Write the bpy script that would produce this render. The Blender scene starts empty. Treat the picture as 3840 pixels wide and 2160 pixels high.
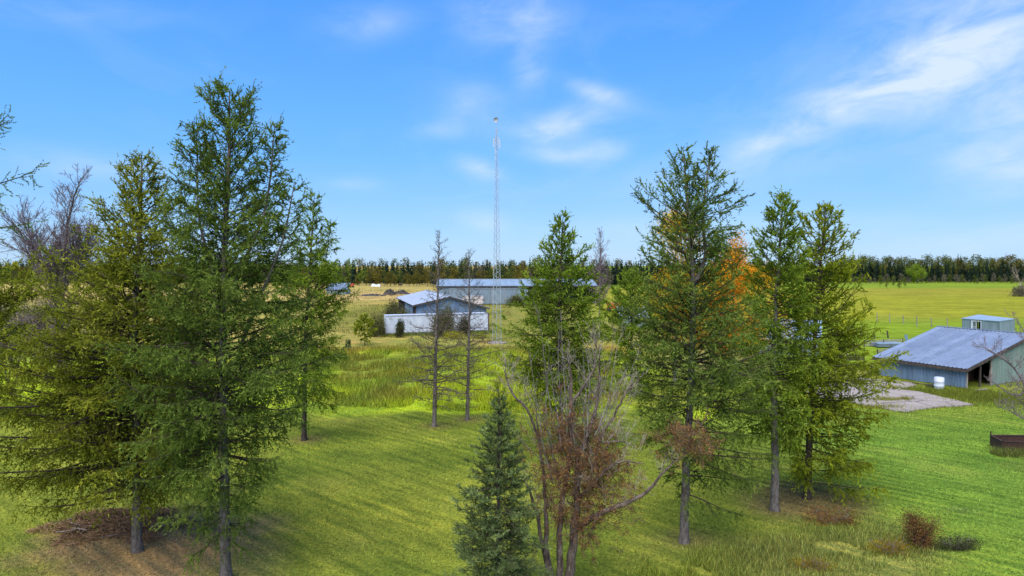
import bpy, math, random
import numpy as np
from mathutils import Matrix, Vector

S = bpy.context.scene
COL = S.collection
R = math.radians
H = 11.0            # camera height above the lawn
HY = 992.0          # image row of the horizon in the photograph
F = 2560.0
PITCH = math.atan((1080 - HY) / F)

# ------------------------------------------------------------------ camera
cam = bpy.data.cameras.new('camera'); cam.lens = 24; cam.sensor_width = 36
cam.clip_start = 0.5; cam.clip_end = 6000
co = bpy.data.objects.new('camera', cam); COL.objects.link(co)
co.location = (0, 0, H); co.rotation_euler = (math.pi / 2 - PITCH, 0, 0)
S.camera = co

# ------------------------------------------------------------------ light
SUN_EL, SUN_AZ = R(56), R(196)        # azimuth from +Y, clockwise: behind the camera, a little to the left
S.view_settings.view_transform = 'Standard'; S.view_settings.look = 'None'
S.view_settings.exposure = 1.06; S.view_settings.gamma = 1
S.view_settings.use_curve_mapping = False
sl = bpy.data.lights.new('sun', 'SUN'); sl.energy = 3.2; sl.angle = R(65); sl.color = (1.0, .95, .86)
so = bpy.data.objects.new('sun', sl); COL.objects.link(so)
sd = Vector((math.sin(SUN_AZ) * math.cos(SUN_EL), math.cos(SUN_AZ) * math.cos(SUN_EL), math.sin(SUN_EL)))
so.rotation_euler = sd.to_track_quat('Z', 'Y').to_euler(); so.location = (0, -30, 60)

def px_dir(px, py):
    x = (px - 1920) / F; y = -(py - 1080) / F
    c, s = math.cos(PITCH), math.sin(PITCH)
    v = np.array([x, c + y * s, -s + y * c]); return v / np.linalg.norm(v)

class NT:
    def __init__(s, tree): s.t = tree; s.n = tree.nodes; s.l = tree.links
    def add(s, kind, **kw):
        n = s.n.new(kind)
        for k, v in kw.items(): setattr(n, k, v)
        return n
    def put(s, sock, v):
        if isinstance(v, bpy.types.NodeSocket): s.l.new(v, sock)
        elif v is not None: sock.default_value = v
    def math(s, op, a, b=None, c=None, clamp=False):
        n = s.add('ShaderNodeMath', operation=op, use_clamp=clamp)
        for i, v in enumerate((a, b, c)): s.put(n.inputs[i], v)
        return n.outputs[0]
    def mix(s, f, a, b, blend='MIX'):
        n = s.add('ShaderNodeMix', data_type='RGBA', blend_type=blend)
        s.put(n.inputs[0], f); s.put(n.inputs[6], a); s.put(n.inputs[7], b)
        return n.outputs[2]
    def noise(s, vec, scale, detail=3, rough=.55, dist=0.0):
        n = s.add('ShaderNodeTexNoise'); s.put(n.inputs['Vector'], vec)
        n.inputs['Scale'].default_value = scale; n.inputs['Detail'].default_value = detail
        n.inputs['Roughness'].default_value = rough; n.inputs['Distortion'].default_value = dist
        return n.outputs[0]
    def ramp(s, f, stops):
        n = s.add('ShaderNodeValToRGB'); e = n.color_ramp.elements
        while len(e) < len(stops): e.new(.5)
        for el, (p, c) in zip(e, stops):
            el.position = p; el.color = (c if isinstance(c, tuple) else (c, c, c)) + (1,)
        s.put(n.inputs[0], f); return n.outputs[0]
    def aniso(s, vec, ang, sc):
        return s.mapping(s.mapping(vec, (1, 1, 1), (0, 0, R(ang))), sc)
    def mapping(s, vec, scale=(1, 1, 1), rot=(0, 0, 0), loc=(0, 0, 0)):
        n = s.add('ShaderNodeMapping'); s.put(n.inputs[0], vec)
        n.inputs['Scale'].default_value = scale; n.inputs['Rotation'].default_value = rot; n.inputs['Location'].default_value = loc
        return n.outputs[0]

W = bpy.data.worlds.new('World'); S.world = W; W.use_nodes = True
W.node_tree.nodes.clear(); w = NT(W.node_tree)
sky = w.add('ShaderNodeTexSky', sky_type='NISHITA'); sky.sun_disc = False
sky.sun_elevation = SUN_EL; sky.sun_rotation = SUN_AZ
sky.air_density = 1.0; sky.dust_density = .35; sky.ozone_density = 2.2; sky.altitude = 400
tc = w.add('ShaderNodeTexCoord'); gen = tc.outputs['Generated']
sx = w.add('ShaderNodeSeparateXYZ'); w.put(sx.inputs[0], gen)
X, Y, Z = sx.outputs
az = w.math('ARCTAN2', X, Y); el = w.math('ARCSINE', Z)
# the clouds lie on a high thin layer: noise on the plane overhead
zc = w.math('MAXIMUM', w.math('ADD', Z, .12), .05)
cx = w.add('ShaderNodeCombineXYZ'); w.put(cx.inputs[0], w.math('DIVIDE', X, zc)); w.put(cx.inputs[1], w.math('DIVIDE', Y, zc))
pl = cx.outputs[0]
wisps = w.noise(w.mapping(pl, (1.0, .55, 1), (0, 0, R(-35))), 2.3, 7, .6, .5)
ax = w.add('ShaderNodeCombineXYZ'); w.put(ax.inputs[0], az); w.put(ax.inputs[1], w.math('MULTIPLY', el, 1.7))
fib = w.noise(w.aniso(ax.outputs[0], -20, (1, 1.5, 1)), 9, 7, .6, .4)
broad = w.noise(w.mapping(pl, (.6, .45, 1)), .9, 3, .5)
lobes = [(3680, 110, 340, 150, 20, 1.0), (3480, 210, 210, 60, 24, .6), (3160, 395, 230, 48, 8, .62), (3420, 330, 190, 50, 22, .5), (1925, 70, 150, 62, 0, .62),
         (2110, 470, 150, 42, 12, .8), (2245, 352, 85, 24, -20, .66), (1775, 400, 90, 55, 0, .42), (1985, 250, 48, 62, 0, .5),
         (2100, 588, 90, 22, -5, .5), (1795, 630, 62, 26, -15, .7), (2880, 535, 115, 34, 22, .6), (3810, 430, 120, 110, 30, .75),
         (3790, 620, 130, 62, 0, .8), (340, 615, 150, 34, 0, .42), (1370, 90, 120, 44, 10, .35), (2260, 560, 75, 34, 0, .5),
         (3750, 890, 240, 34, 8, .5), (1815, 830, 70, 34, -10, .45), (120, 30, 260, 34, 5, .25), (2700, 640, 380, 70, 5, .25),
         (1680, 490, 90, 28, 0, .3), (1340, 690, 70, 20, 0, .25), (2420, 850, 200, 40, 0, .25), (3100, 840, 240, 30, 0, .2)]
tot = None
for (lx, ly, sx_, sy_, ang, st) in [(a_, b_, c_, d_, e_, (f_ * 1.45 if a_ < 3000 else f_)) for a_, b_, c_, d_, e_, f_ in lobes]:
    d = px_dir(lx, ly); a0 = math.atan2(d[0], d[1]); e0 = math.asin(d[2])
    da = w.math('SUBTRACT', az, a0); de = w.math('SUBTRACT', el, e0)
    c, s_ = math.cos(R(ang)), math.sin(R(ang)); ka = F / sx_; kb = F / sy_
    u = w.math('ADD', w.math('MULTIPLY', da, c * ka), w.math('MULTIPLY', de, s_ * ka))
    v = w.math('ADD', w.math('MULTIPLY', da, -s_ * kb), w.math('MULTIPLY', de, c * kb))
    q = w.math('ADD', w.math('MULTIPLY', u, u), w.math('MULTIPLY', v, v))
    g = w.math('MULTIPLY', w.math('EXPONENT', w.math('MULTIPLY', q, -.6)), st)
    tot = g if tot is None else w.math('ADD', tot, g)
fibm = w.math('MULTIPLY', w.math('SUBTRACT', fib, .22), 1.75, clamp=True)
c1 = w.math('MULTIPLY', tot, fibm)
c2 = w.math('MULTIPLY', w.math('MULTIPLY', w.math('SUBTRACT', wisps, .50), 2.0, clamp=True), w.math('MULTIPLY', w.math('SUBTRACT', broad, .35), 2.0, clamp=True))
cov = w.math('ADD', c1, w.math('MULTIPLY', c2, .6), clamp=True)
cov = w.math('MULTIPLY', cov, .88)
hs = w.add('ShaderNodeHueSaturation'); hs.inputs['Hue'].default_value = .5; hs.inputs['Saturation'].default_value = 1.25
w.put(hs.inputs['Color'], sky.outputs[0])
grad = w.ramp(w.math('MAXIMUM', Z, 0.0), [(0, (.22, .39, .62)), (.06, (.165, .35, .65)), (.16, (.10, .31, .69)), (.38, (.045, .215, .66)), (1, (.04, .17, .52))])
gs = w.add('ShaderNodeVectorMath', operation='SCALE'); w.put(gs.inputs[0], grad); gs.inputs['Scale'].default_value = 7.7
tinted = w.mix(.15, gs.outputs[0], hs.outputs[0])
skyc = w.mix(cov, tinted, (3.7, 4.3, 5.2, 1))
bg = w.add('ShaderNodeBackground'); w.put(bg.inputs[0], skyc); bg.inputs[1].default_value = .1
wo = w.add('ShaderNodeOutputWorld'); w.l.new(bg.outputs[0], wo.inputs[0])

# ------------------------------------------------------------------ helpers
def G(px, py, z=0.0):
    """point of the photograph on the plane at height z"""
    d = px_dir(px, py); t = (z - H) / d[2]
    return np.array([d[0] * t, d[1] * t, z])
def P(px, py, dist):
    d = px_dir(px, py); return np.array([0, 0, H]) + d * (dist / d[1])
def nrm(v): return v / np.maximum(np.linalg.norm(v, axis=-1, keepdims=True), 1e-9)

_lat = np.random.default_rng(5).random((256, 256))
def vnoise(x, y, s):
    x = np.asarray(x) / s + 1000.3; y = np.asarray(y) / s + 1000.7
    i = np.floor(x).astype(int); j = np.floor(y).astype(int); fx = x - i; fy = y - j
    fx = fx * fx * (3 - 2 * fx); fy = fy * fy * (3 - 2 * fy)
    a = _lat[i % 256, j % 256]; b = _lat[(i + 1) % 256, j % 256]; c = _lat[i % 256, (j + 1) % 256]; d = _lat[(i + 1) % 256, (j + 1) % 256]
    return (a * (1 - fx) + b * fx) * (1 - fy) + (c * (1 - fx) + d * fx) * fy
def fbm(x, y, s): return (vnoise(x, y, s) + .5 * vnoise(x + 31, y, s / 2.1) + .25 * vnoise(x, y + 77, s / 4.3)) / 1.75

def tag(o, label=None, cat=None, group=None, kind=None):
    for k, v in (('label', label), ('category', cat), ('group', group), ('kind', kind)):
        if v: o[k] = v
    return o
def thing(name, loc, label, cat, group=None):
    o = bpy.data.objects.new(name, None); COL.objects.link(o); o.location = [float(c) for c in loc]
    o.empty_display_size = .3
    return tag(o, label, cat, group)

class MB:
    """collects triangles / quads, then links them as one mesh object"""
    def __init__(s): s.v = []; s.f3 = []; s.f4 = []; s.poly = []; s.n = 0; s.tint = []; s.colr = []
    def tris(s, v, f, tint=None, colr=None):
        v = np.asarray(v, float).reshape(-1, 3); s.v.append(v); s.f3.append(np.asarray(f).reshape(-1, 3) + s.n)
        s.tint.append(np.zeros(len(v)) if tint is None else np.asarray(tint, float).ravel())
        s.colr.append(colr); s.n += len(v)
    def quads(s, v, f, tint=None):
        v = np.asarray(v, float).reshape(-1, 3); s.v.append(v); s.f4.append(np.asarray(f).reshape(-1, 4) + s.n)
        s.tint.append(np.zeros(len(v)) if tint is None else np.asarray(tint, float).ravel())
        s.colr.append(None); s.n += len(v)
    def box(s, c, size, ang=0.0, u=None):
        ca, sa = math.cos(ang), math.sin(ang)
        v = []
        for dz in (-.5, .5):
            for dx, dy in ((-.5, -.5), (.5, -.5), (.5, .5), (-.5, .5)):
                x, y = dx * size[0], dy * size[1]
                v.append((c[0] + x * ca - y * sa, c[1] + x * sa + y * ca, c[2] + dz * size[2]))
        s.quads(v, [(0, 3, 2, 1), (4, 5, 6, 7), (0, 1, 5, 4), (1, 2, 6, 5), (2, 3, 7, 6), (3, 0, 4, 7)]); return s
    def hexa(s, bottom, top):
        s.quads(list(bottom) + list(top), [(0, 3, 2, 1), (4, 5, 6, 7), (0, 1, 5, 4), (1, 2, 6, 5), (2, 3, 7, 6), (3, 0, 4, 7)]); return s
    def beam(s, a, b, w_, h_=None):
        a = np.asarray(a, float); b = np.asarray(b, float); h_ = h_ or w_
        t = nrm(b - a); ref = np.array([0, 0, 1.0]) if abs(t[2]) < .95 else np.array([0, 1.0, 0])
        u = nrm(np.cross(t, ref)); v = np.cross(u, t)
        q = [(-.5, -.5), (.5, -.5), (.5, .5), (-.5, .5)]
        s.hexa([a + u * w_ * i + v * h_ * j for i, j in q], [b + u * w_ * i + v * h_ * j for i, j in q]); return s
    def cyl(s, a, b, r0, r1=None, n=12, caps=True):
        r1 = r0 if r1 is None else r1
        cv = np.array([[a, b]], float); s.tube(cv, np.array([r0]), np.array([r1]), n)
        if caps:
            a = np.asarray(a, float); b = np.asarray(b, float); t = nrm(b - a)
            ref = np.array([0, 0, 1.0]) if abs(t[2]) < .9 else np.array([0, 1.0, 0]); u = nrm(np.cross(t, ref)); v = np.cross(t, u)
            for p, r in ((a, r0), (b, r1)):
                an = np.linspace(0, 2 * math.pi, n, endpoint=False)
                ring = p + r * (np.cos(an)[:, None] * u + np.sin(an)[:, None] * v)
                s.tris(np.vstack([ring, p]), [(i, (i + 1) % n, n) for i in range(n)])
        return s
    def tube(s, cv, r0, r1, sides=4, power=1.0, tint=None, radii=None):
        N, M, _ = cv.shape
        if N == 0: return s
        tg = np.empty_like(cv); tg[:, 1:-1] = cv[:, 2:] - cv[:, :-2]; tg[:, 0] = cv[:, 1] - cv[:, 0]; tg[:, -1] = cv[:, -1] - cv[:, -2]
        tg = nrm(tg); ref = np.where(np.abs(tg[:, :1, 2:3]) < .9, np.array([0, 0, 1.0]), np.array([0, 1.0, 0]))
        u = nrm(np.cross(tg, np.broadcast_to(ref, tg.shape))); v = np.cross(tg, u)
        t = np.linspace(0, 1, M) ** power
        rr = radii if radii is not None else (np.asarray(r0)[:, None] * (1 - t) + np.asarray(r1)[:, None] * t)
        an = np.linspace(0, 2 * math.pi, sides, endpoint=False)
        ring = cv[:, :, None] + rr[:, :, None, None] * (np.cos(an)[:, None] * u[:, :, None] + np.sin(an)[:, None] * v[:, :, None])
        idx = np.arange(N * M * sides).reshape(N, M, sides)
        a = idx[:, :-1]; b = idx[:, 1:]; a2 = np.roll(a, -1, 2); b2 = np.roll(b, -1, 2)
        f = np.stack([a, a2, b2, b], -1).reshape(-1, 4)
        s.quads(ring.reshape(-1, 3), f, None if tint is None else np.repeat(tint, M * sides)); return s
    def tufts(s, cv, tint, k, m, ln, wd, t0=0.0, rng=None, fwd=1.05):
        """m needle blades at each of k places along every curve"""
        N, M, _ = cv.shape
        if N == 0: return s
        t = t0 + (1 - t0) * (np.arange(k)[None] + rng.random((N, k))) / k
        p, tg = along(cv, np.repeat(np.arange(N), k), t.ravel())
        p = np.repeat(p, m, 0); tg = np.repeat(tg, m, 0); n = len(p)
        rd = nrm(rng.normal(size=(n, 3))); rd = nrm(rd - (rd * tg).sum(1, keepdims=True) * tg * .7 + tg * fwd * rng.uniform(.6, 1.5, (n, 1)))
        sd_ = nrm(np.cross(rd, rng.normal(size=(n, 3))))
        L_ = ln * rng.uniform(.6, 1.35, (n, 1)); w2 = wd * rng.uniform(.7, 1.3, (n, 1)) * .5
        v = np.stack([p - sd_ * w2 - rd * L_ * .15, p + sd_ * w2 - rd * L_ * .15, p + rd * L_], 1)
        ti = np.repeat(np.repeat(tint, k * m) + rng.normal(0, .05, n), 3)
        s.tris(v.reshape(-1, 3), np.arange(n * 3).reshape(-1, 3), ti); return s
    def leaves(s, p, size, tint, rng, up=0.0):
        n = len(p); d = nrm(rng.normal(size=(n, 3)) + np.array([0, 0, up])); e = nrm(np.cross(d, rng.normal(size=(n, 3))))
        sz = size * rng.uniform(.6, 1.3, (n, 1))
        v = np.stack([p - e * sz * .5, p + e * sz * .5, p + d * sz * 1.1], 1)
        s.tris(v.reshape(-1, 3), np.arange(n * 3).reshape(-1, 3), np.repeat(tint, 3)); return s
    def mesh(s, name, mat, off=(0, 0, 0), smooth=False, gcol=None):
        v = np.vstack(s.v) - np.asarray(off, float)
        f3 = np.vstack(s.f3) if s.f3 else np.zeros((0, 3), int); f4 = np.vstack(s.f4) if s.f4 else np.zeros((0, 4), int)
        me = bpy.data.meshes.new(name); me.vertices.add(len(v)); me.vertices.foreach_set('co', v.astype(np.float32).ravel())
        me.loops.add(f3.size + f4.size); me.loops.foreach_set('vertex_index', np.concatenate([f3.ravel(), f4.ravel()]).astype(np.int32))
        st = np.concatenate([np.arange(len(f3)) * 3, f3.size + np.arange(len(f4)) * 4]).astype(np.int32)
        me.polygons.add(len(st)); me.polygons.foreach_set('loop_start', st)
        me.polygons.foreach_set('use_smooth', np.full(len(st), smooth, bool))
        me.update(calc_edges=True)
        t = np.concatenate(s.tint)
        if t.any():
            at = me.attributes.new('tint', 'FLOAT', 'POINT'); at.data.foreach_set('value', t.astype(np.float32))
        if gcol is not None:
            at = me.attributes.new('gcol', 'FLOAT_COLOR', 'POINT')
            at.data.foreach_set('color', np.hstack([gcol, np.ones((len(gcol), 1))]).astype(np.float32).ravel())
        if mat: me.materials.append(mat)
        return me
    def build(s, name, mat, parent=None, smooth=False, gcol=None, **kw):
        off = tuple(parent.location) if parent is not None and parent.parent is None else (tuple(parent.parent.location) if parent is not None else (0, 0, 0))
        me = s.mesh(name, mat, off, smooth, gcol)
        o = bpy.data.objects.new(name, me); COL.objects.link(o)
        if parent is not None: o.parent = parent
        return tag(o, **kw)

def along(cv, i, t):
    M = cv.shape[1] - 1; x = np.clip(t, 0, .9999) * M; k = x.astype(int); f = (x - k)[:, None]
    a = cv[i, k]; b = cv[i, k + 1]
    return a * (1 - f) + b * f, nrm(b - a)
def grow(p, d, L, n, rng, droop=0.0, up=0.0, wob=.1):
    pts = [p]; d = nrm(d); L = np.asarray(L)[:, None]
    droop = np.broadcast_to(np.asarray(droop, float), (len(p),))[:, None]; up = np.broadcast_to(np.asarray(up, float), (len(p),))[:, None]
    for i in range(n):
        t = (i + .5) / n
        d = nrm(d + np.array([0, 0, 1.0]) * (-droop * (1 - t) + up * t) * (2.0 / n) + rng.normal(0, wob, (len(p), 3)) * (2.0 / n) ** .5)
        pts.append(pts[-1] + d * L / n)
    return np.stack(pts, 1)
def spline(pts, n):
    pts = np.asarray(pts, float); k = len(pts); q = np.vstack([2 * pts[0] - pts[1], pts, 2 * pts[-1] - pts[-2]])
    out = []
    for x in np.linspace(0, k - 1 - 1e-6, n):
        i = int(x); f = x - i; a, b, c, d = q[i], q[i + 1], q[i + 2], q[i + 3]
        out.append(.5 * ((2 * b) + (-a + c) * f + (2 * a - 5 * b + 4 * c - d) * f * f + (-a + 3 * b - 3 * c + d) * f ** 3))
    return np.array(out)

# ------------------------------------------------------------------ materials
def newmat(name):
    m = bpy.data.materials.new(name); m.use_nodes = True; m.node_tree.nodes.clear(); return m, NT(m.node_tree)
def finish(m, n, bsdf, bump=None):
    o = n.add('ShaderNodeOutputMaterial'); n.l.new(bsdf, o.inputs[0]); return m
def foliage(name, stops, trans=.35, clump=1.2):
    m, n = newmat(name)
    a = n.add('ShaderNodeAttribute', attribute_name='tint'); g = n.add('ShaderNodeNewGeometry')
    big = n.noise(g.outputs['Position'], clump, 2)
    f = n.math('ADD', a.outputs['Fac'], n.math('MULTIPLY', n.math('SUBTRACT', big, .5), .7), clamp=True)
    c = n.ramp(f, stops)
    d = n.add('ShaderNodeBsdfDiffuse'); n.put(d.inputs[0], c)
    t = n.add('ShaderNodeBsdfTranslucent'); n.put(t.inputs[0], n.mix(1.0, c, (1.15, 1.1, .7, 1), 'MULTIPLY'))
    mx = n.add('ShaderNodeMixShader'); mx.inputs[0].default_value = trans; n.l.new(d.outputs[0], mx.inputs[1]); n.l.new(t.outputs[0], mx.inputs[2])
    return finish(m, n, mx.outputs[0])
def principled(name, color, rough=.7, metal=0.0, spec=.4, bumpf=None, bstr=.3, bdist=.01):
    m, n = newmat(name); b = n.add('ShaderNodeBsdfPrincipled')
    c = color(n) if callable(color) else color + (1,)
    n.put(b.inputs['Base Color'], c); b.inputs['Roughness'].default_value = rough; b.inputs['Metallic'].default_value = metal
    b.inputs['Specular IOR Level'].default_value = spec
    if bumpf:
        bp = n.add('ShaderNodeBump'); bp.inputs['Strength'].default_value = bstr; bp.inputs['Distance'].default_value = bdist
        n.put(bp.inputs['Height'], bumpf(n)); n.l.new(bp.outputs[0], b.inputs['Normal'])
    return finish(m, n, b.outputs[0])
def pos(n): return n.add('ShaderNodeNewGeometry').outputs['Position']
def rnd(n): return n.add('ShaderNodeObjectInfo').outputs['Random']
def mottled(c0, c1, scale=2.0, stretch=(1, 1, 1), lo=.35, hi=.65, objvar=0.0, third=None):
    def f(n):
        v = n.mapping(pos(n), stretch); x = n.noise(v, scale, 5, .6)
        c = n.ramp(x, [(lo, c0), (hi, c1)])
        if third is not None:
            y = n.noise(v, scale * 3.7, 4, .65); c = n.mix(n.ramp(y, [(.56, 0.0), (.72, 1.0)]), c, third + (1,))
        if objvar:
            c = n.mix(1.0, c, n.ramp(rnd(n), [(0, 1 - objvar), (1, 1.0)]), 'MULTIPLY')
        return c
    return f
M = {}
M['larch_dark'] = foliage('larch needles dark', [(0, (0.055, 0.081, 0.018)), (.42, (0.119, 0.172, 0.031)), (.72, (0.198, 0.269, 0.050)), (1, (0.333, 0.376, 0.071))])
M['larch_olive'] = foliage('larch needles olive', [(0, (0.084, 0.096, 0.013)), (.42, (0.173, 0.195, 0.020)), (.72, (0.285, 0.306, 0.034)), (1, (0.436, 0.425, 0.045))])
M['larch_green'] = foliage('larch needles fresh', [(0, (0.071, 0.100, 0.012)), (.42, (0.150, 0.221, 0.023)), (.72, (0.246, 0.334, 0.036)), (1, (0.381, 0.439, 0.052))])
M['larch_yellow'] = foliage('larch needles turning', [(0, (0.082, 0.102, 0.009)), (.42, (0.186, 0.227, 0.017)), (.72, (0.313, 0.352, 0.025)), (1, (0.507, 0.485, 0.034))])
M['spruce'] = foliage('spruce needles', [(0, (0.047, 0.071, 0.025)), (.42, (0.112, 0.154, 0.054)), (.72, (0.217, 0.285, 0.101)), (1, (0.369, 0.428, 0.165))], .15)
M['lichen'] = foliage('dry twig lichen', [(0, (.09, .09, .06)), (.5, (.16, .15, .11)), (1, (.20, .22, .13))], .1)
M['orange'] = foliage('orange autumn leaves', [(0, (0.442, 0.124, 0.014)), (.4, (0.632, 0.236, 0.017)), (.75, (0.650, 0.373, 0.023)), (1, (0.650, 0.472, 0.034))], .4)
M['gold'] = foliage('golden autumn leaves', [(0, (0.212, 0.152, 0.017)), (.4, (0.476, 0.278, 0.017)), (.75, (0.650, 0.430, 0.023)), (1, (0.650, 0.531, 0.034))], .4)
M['dead_leaf'] = foliage('dead brown leaves', [(0, (0.081, 0.043, 0.021)), (.5, (0.212, 0.101, 0.040)), (1, (0.422, 0.214, 0.082))], .2, 2.0)
M['bushy'] = foliage('willow bush leaves', [(0, (.05, .055, .022)), (.5, (.105, .11, .04)), (1, (.19, .18, .075))], .3)
M['darkbush'] = foliage('dark shrub leaves', [(0, (.03, .032, .018)), (.5, (.06, .065, .03)), (1, (.12, .12, .06))], .2)
M['goldenrod'] = foliage('yellow flower heads', [(0, (.16, .20, .02)), (.5, (.40, .36, .02)), (1, (.6, .5, .03))], .3)
M['twig_heap'] = foliage('brush litter', [(0, (0.125, 0.075, 0.044)), (.5, (0.275, 0.156, 0.088)), (1, (0.475, 0.312, 0.188))], .05, 3.0)
M['far_spruce'] = foliage('far spruce needles', [(0, (0.010, 0.019, 0.014)), (.5, (0.019, 0.032, 0.020)), (1, (0.038, 0.060, 0.030))], .1, .05)
M['far_leaf_green'] = foliage('far green aspen leaves', [(0, (0.056, 0.073, 0.020)), (.5, (0.101, 0.123, 0.028)), (1, (0.168, 0.168, 0.039))], .3, .08)
M['far_leaf_gold'] = foliage('far turning aspen leaves', [(0, (0.072, 0.067, 0.020)), (.5, (0.145, 0.123, 0.025)), (1, (0.238, 0.190, 0.035))], .3, .08)
M['far_leaf_grey'] = foliage('far grey brush', [(0, (.08, .075, .05)), (.5, (.15, .13, .09)), (1, (.21, .18, .12))], .2, .08)
M['bark'] = principled('scaly larch bark', mottled((.055, .042, .036), (.17, .145, .13), 9, (1, 1, .45), .3, .62, third=(.28, .27, .25)), .95, spec=.1,
                       bumpf=lambda n: n.noise(n.mapping(pos(n), (1, 1, .35)), 22, 4), bstr=.9, bdist=.04)
M['bark_dark'] = principled('dark limb bark', mottled((.03, .022, .018), (.085, .066, .055), 8), .95, spec=.1)
M['bark_brown'] = principled('brown grey dry limb', mottled((.055, .042, .036), (.13, .105, .09), 3), .95, spec=.1)
M['bark_grey'] = principled('weathered grey twigs', mottled((.10, .085, .08), (.24, .205, .19), 3), .95, spec=.1)
M['bark_purple'] = principled('purplish birch twigs', mottled((.11, .08, .085), (.21, .165, .17), 2), .95, spec=.1)
M['bark_pale'] = principled('bleached dead wood', mottled((.14, .11, .085), (.37, .315, .26), 5, (1, 1, .4)), .9, spec=.1)
M['bark_dead'] = principled('dark dead trunk', mottled((.045, .03, .025), (.17, .13, .11), 5, (1, 1, .3), third=(.30, .27, .24)), .95, spec=.1)

def sheet_metal(name, c0, c1, dirt, rough=.42, metal=.35, stretch=(1, 1, .12), sc=1.6, objvar=.16):
    return principled(name, mottled(c0, c1, sc, stretch, .3, .7, objvar, dirt), rough, metal, .5)
M['metal_wall'] = sheet_metal('galvanised wall sheet', (.19, .25, .30), (.29, .36, .43), (.18, .18, .18))
M['metal_wall_blue'] = sheet_metal('blue grey wall sheet', (.15, .23, .35), (.23, .33, .47), (.14, .15, .19))
M['metal_green'] = sheet_metal('pale green wall sheet', (.15, .21, .19), (.22, .29, .26), (.16, .16, .14), metal=.1)
M['metal_roof'] = sheet_metal('galvanised roof sheet', (.20, .25, .34), (.28, .335, .44), (.16, .17, .21), .45, .3, (1, 1, 1), .8, .24)
M['metal_roof_far'] = sheet_metal('bright roof sheet', (.23, .31, .38), (.31, .39, .47), (.20, .22, .25), .45, .25, (1, 1, 1), .5)
M['white_paint'] = principled('white trailer paint', mottled((.40, .44, .52), (.53, .57, .65), 1.2, (1, 1, .3), .3, .6, third=(.30, .32, .34)), .45)
M['cream_paint'] = principled('cream camper skin', mottled((.46, .40, .39), (.58, .52, .50), 2.0, (1, 1, .4)), .5)
M['trim_grey'] = principled('grey trim', mottled((.25, .27, .30), (.36, .38, .42), 3), .5, .3)
M['tower_steel'] = principled('galvanised tower steel', mottled((.36, .39, .41), (.52, .55, .58), 1.5), .4, .5)
M['dark_wood'] = principled('dark weathered boards', mottled((.035, .028, .024), (.10, .08, .07), 6, (1, 1, .3)), .9, spec=.15)
M['grey_wood'] = principled('grey weathered wood', mottled((.16, .14, .12), (.30, .27, .24), 7, (1, 1, .3)), .9, spec=.15)
M['rust'] = principled('rusty steel', mottled((.025, .014, .011), (.075, .036, .025), 9, third=(.16, .11, .08)), .85, .2)
M['red_wall'] = principled('rust stained boards', mottled((.05, .022, .018), (.13, .055, .04), 4, (1, 1, .3)), .9)
M['black'] = principled('black rubber', (.015, .015, .016), .8)
M['glass'] = principled('dim window glass', (.10, .12, .14), .12, 0, .8)
M['red_paint'] = principled('faded red paint', mottled((.42, .06, .03), (.62, .12, .06), 2), .5)
M['white_plastic'] = principled('white plastic', mottled((.46, .50, .57), (.55, .59, .65), 3), .45)
def vor(n):
    x = n.add('ShaderNodeTexVoronoi', feature='DISTANCE_TO_EDGE'); x.inputs['Scale'].default_value = .33; n.put(x.inputs['Vector'], n.mapping(pos(n), (1, 1, .01))); return x.outputs[0]
M['concrete'] = principled('old concrete', None or (lambda n: n.mix(
    n.ramp(n.noise(pos(n), .5, 4, .6), [(.56, 0.0), (.72, .55)]),
    n.mix(n.ramp(vor(n), [(0, .0), (.03, 1.0)]), (.10, .09, .08, 1),
          mottled((.24, .20, .18), (.32, .28, .26), .5, (1, 1, 1), .3, .7)(n)), (.27, .24, .14, 1))), .95, spec=.15,
    bumpf=lambda n: n.noise(pos(n), 2, 3), bstr=.2, bdist=.02)
M['manure'] = principled('dark soil heap', mottled((.02, .018, .016), (.07, .06, .05), 1.5), .95, bumpf=lambda n: n.noise(pos(n), 3, 5), bstr=1, bdist=.3)
M['dish'] = principled('grey dish', (.42, .42, .44), .5)
M['cow_hide'] = principled('dark brown hide', (.035, .022, .018), .8)

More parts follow.
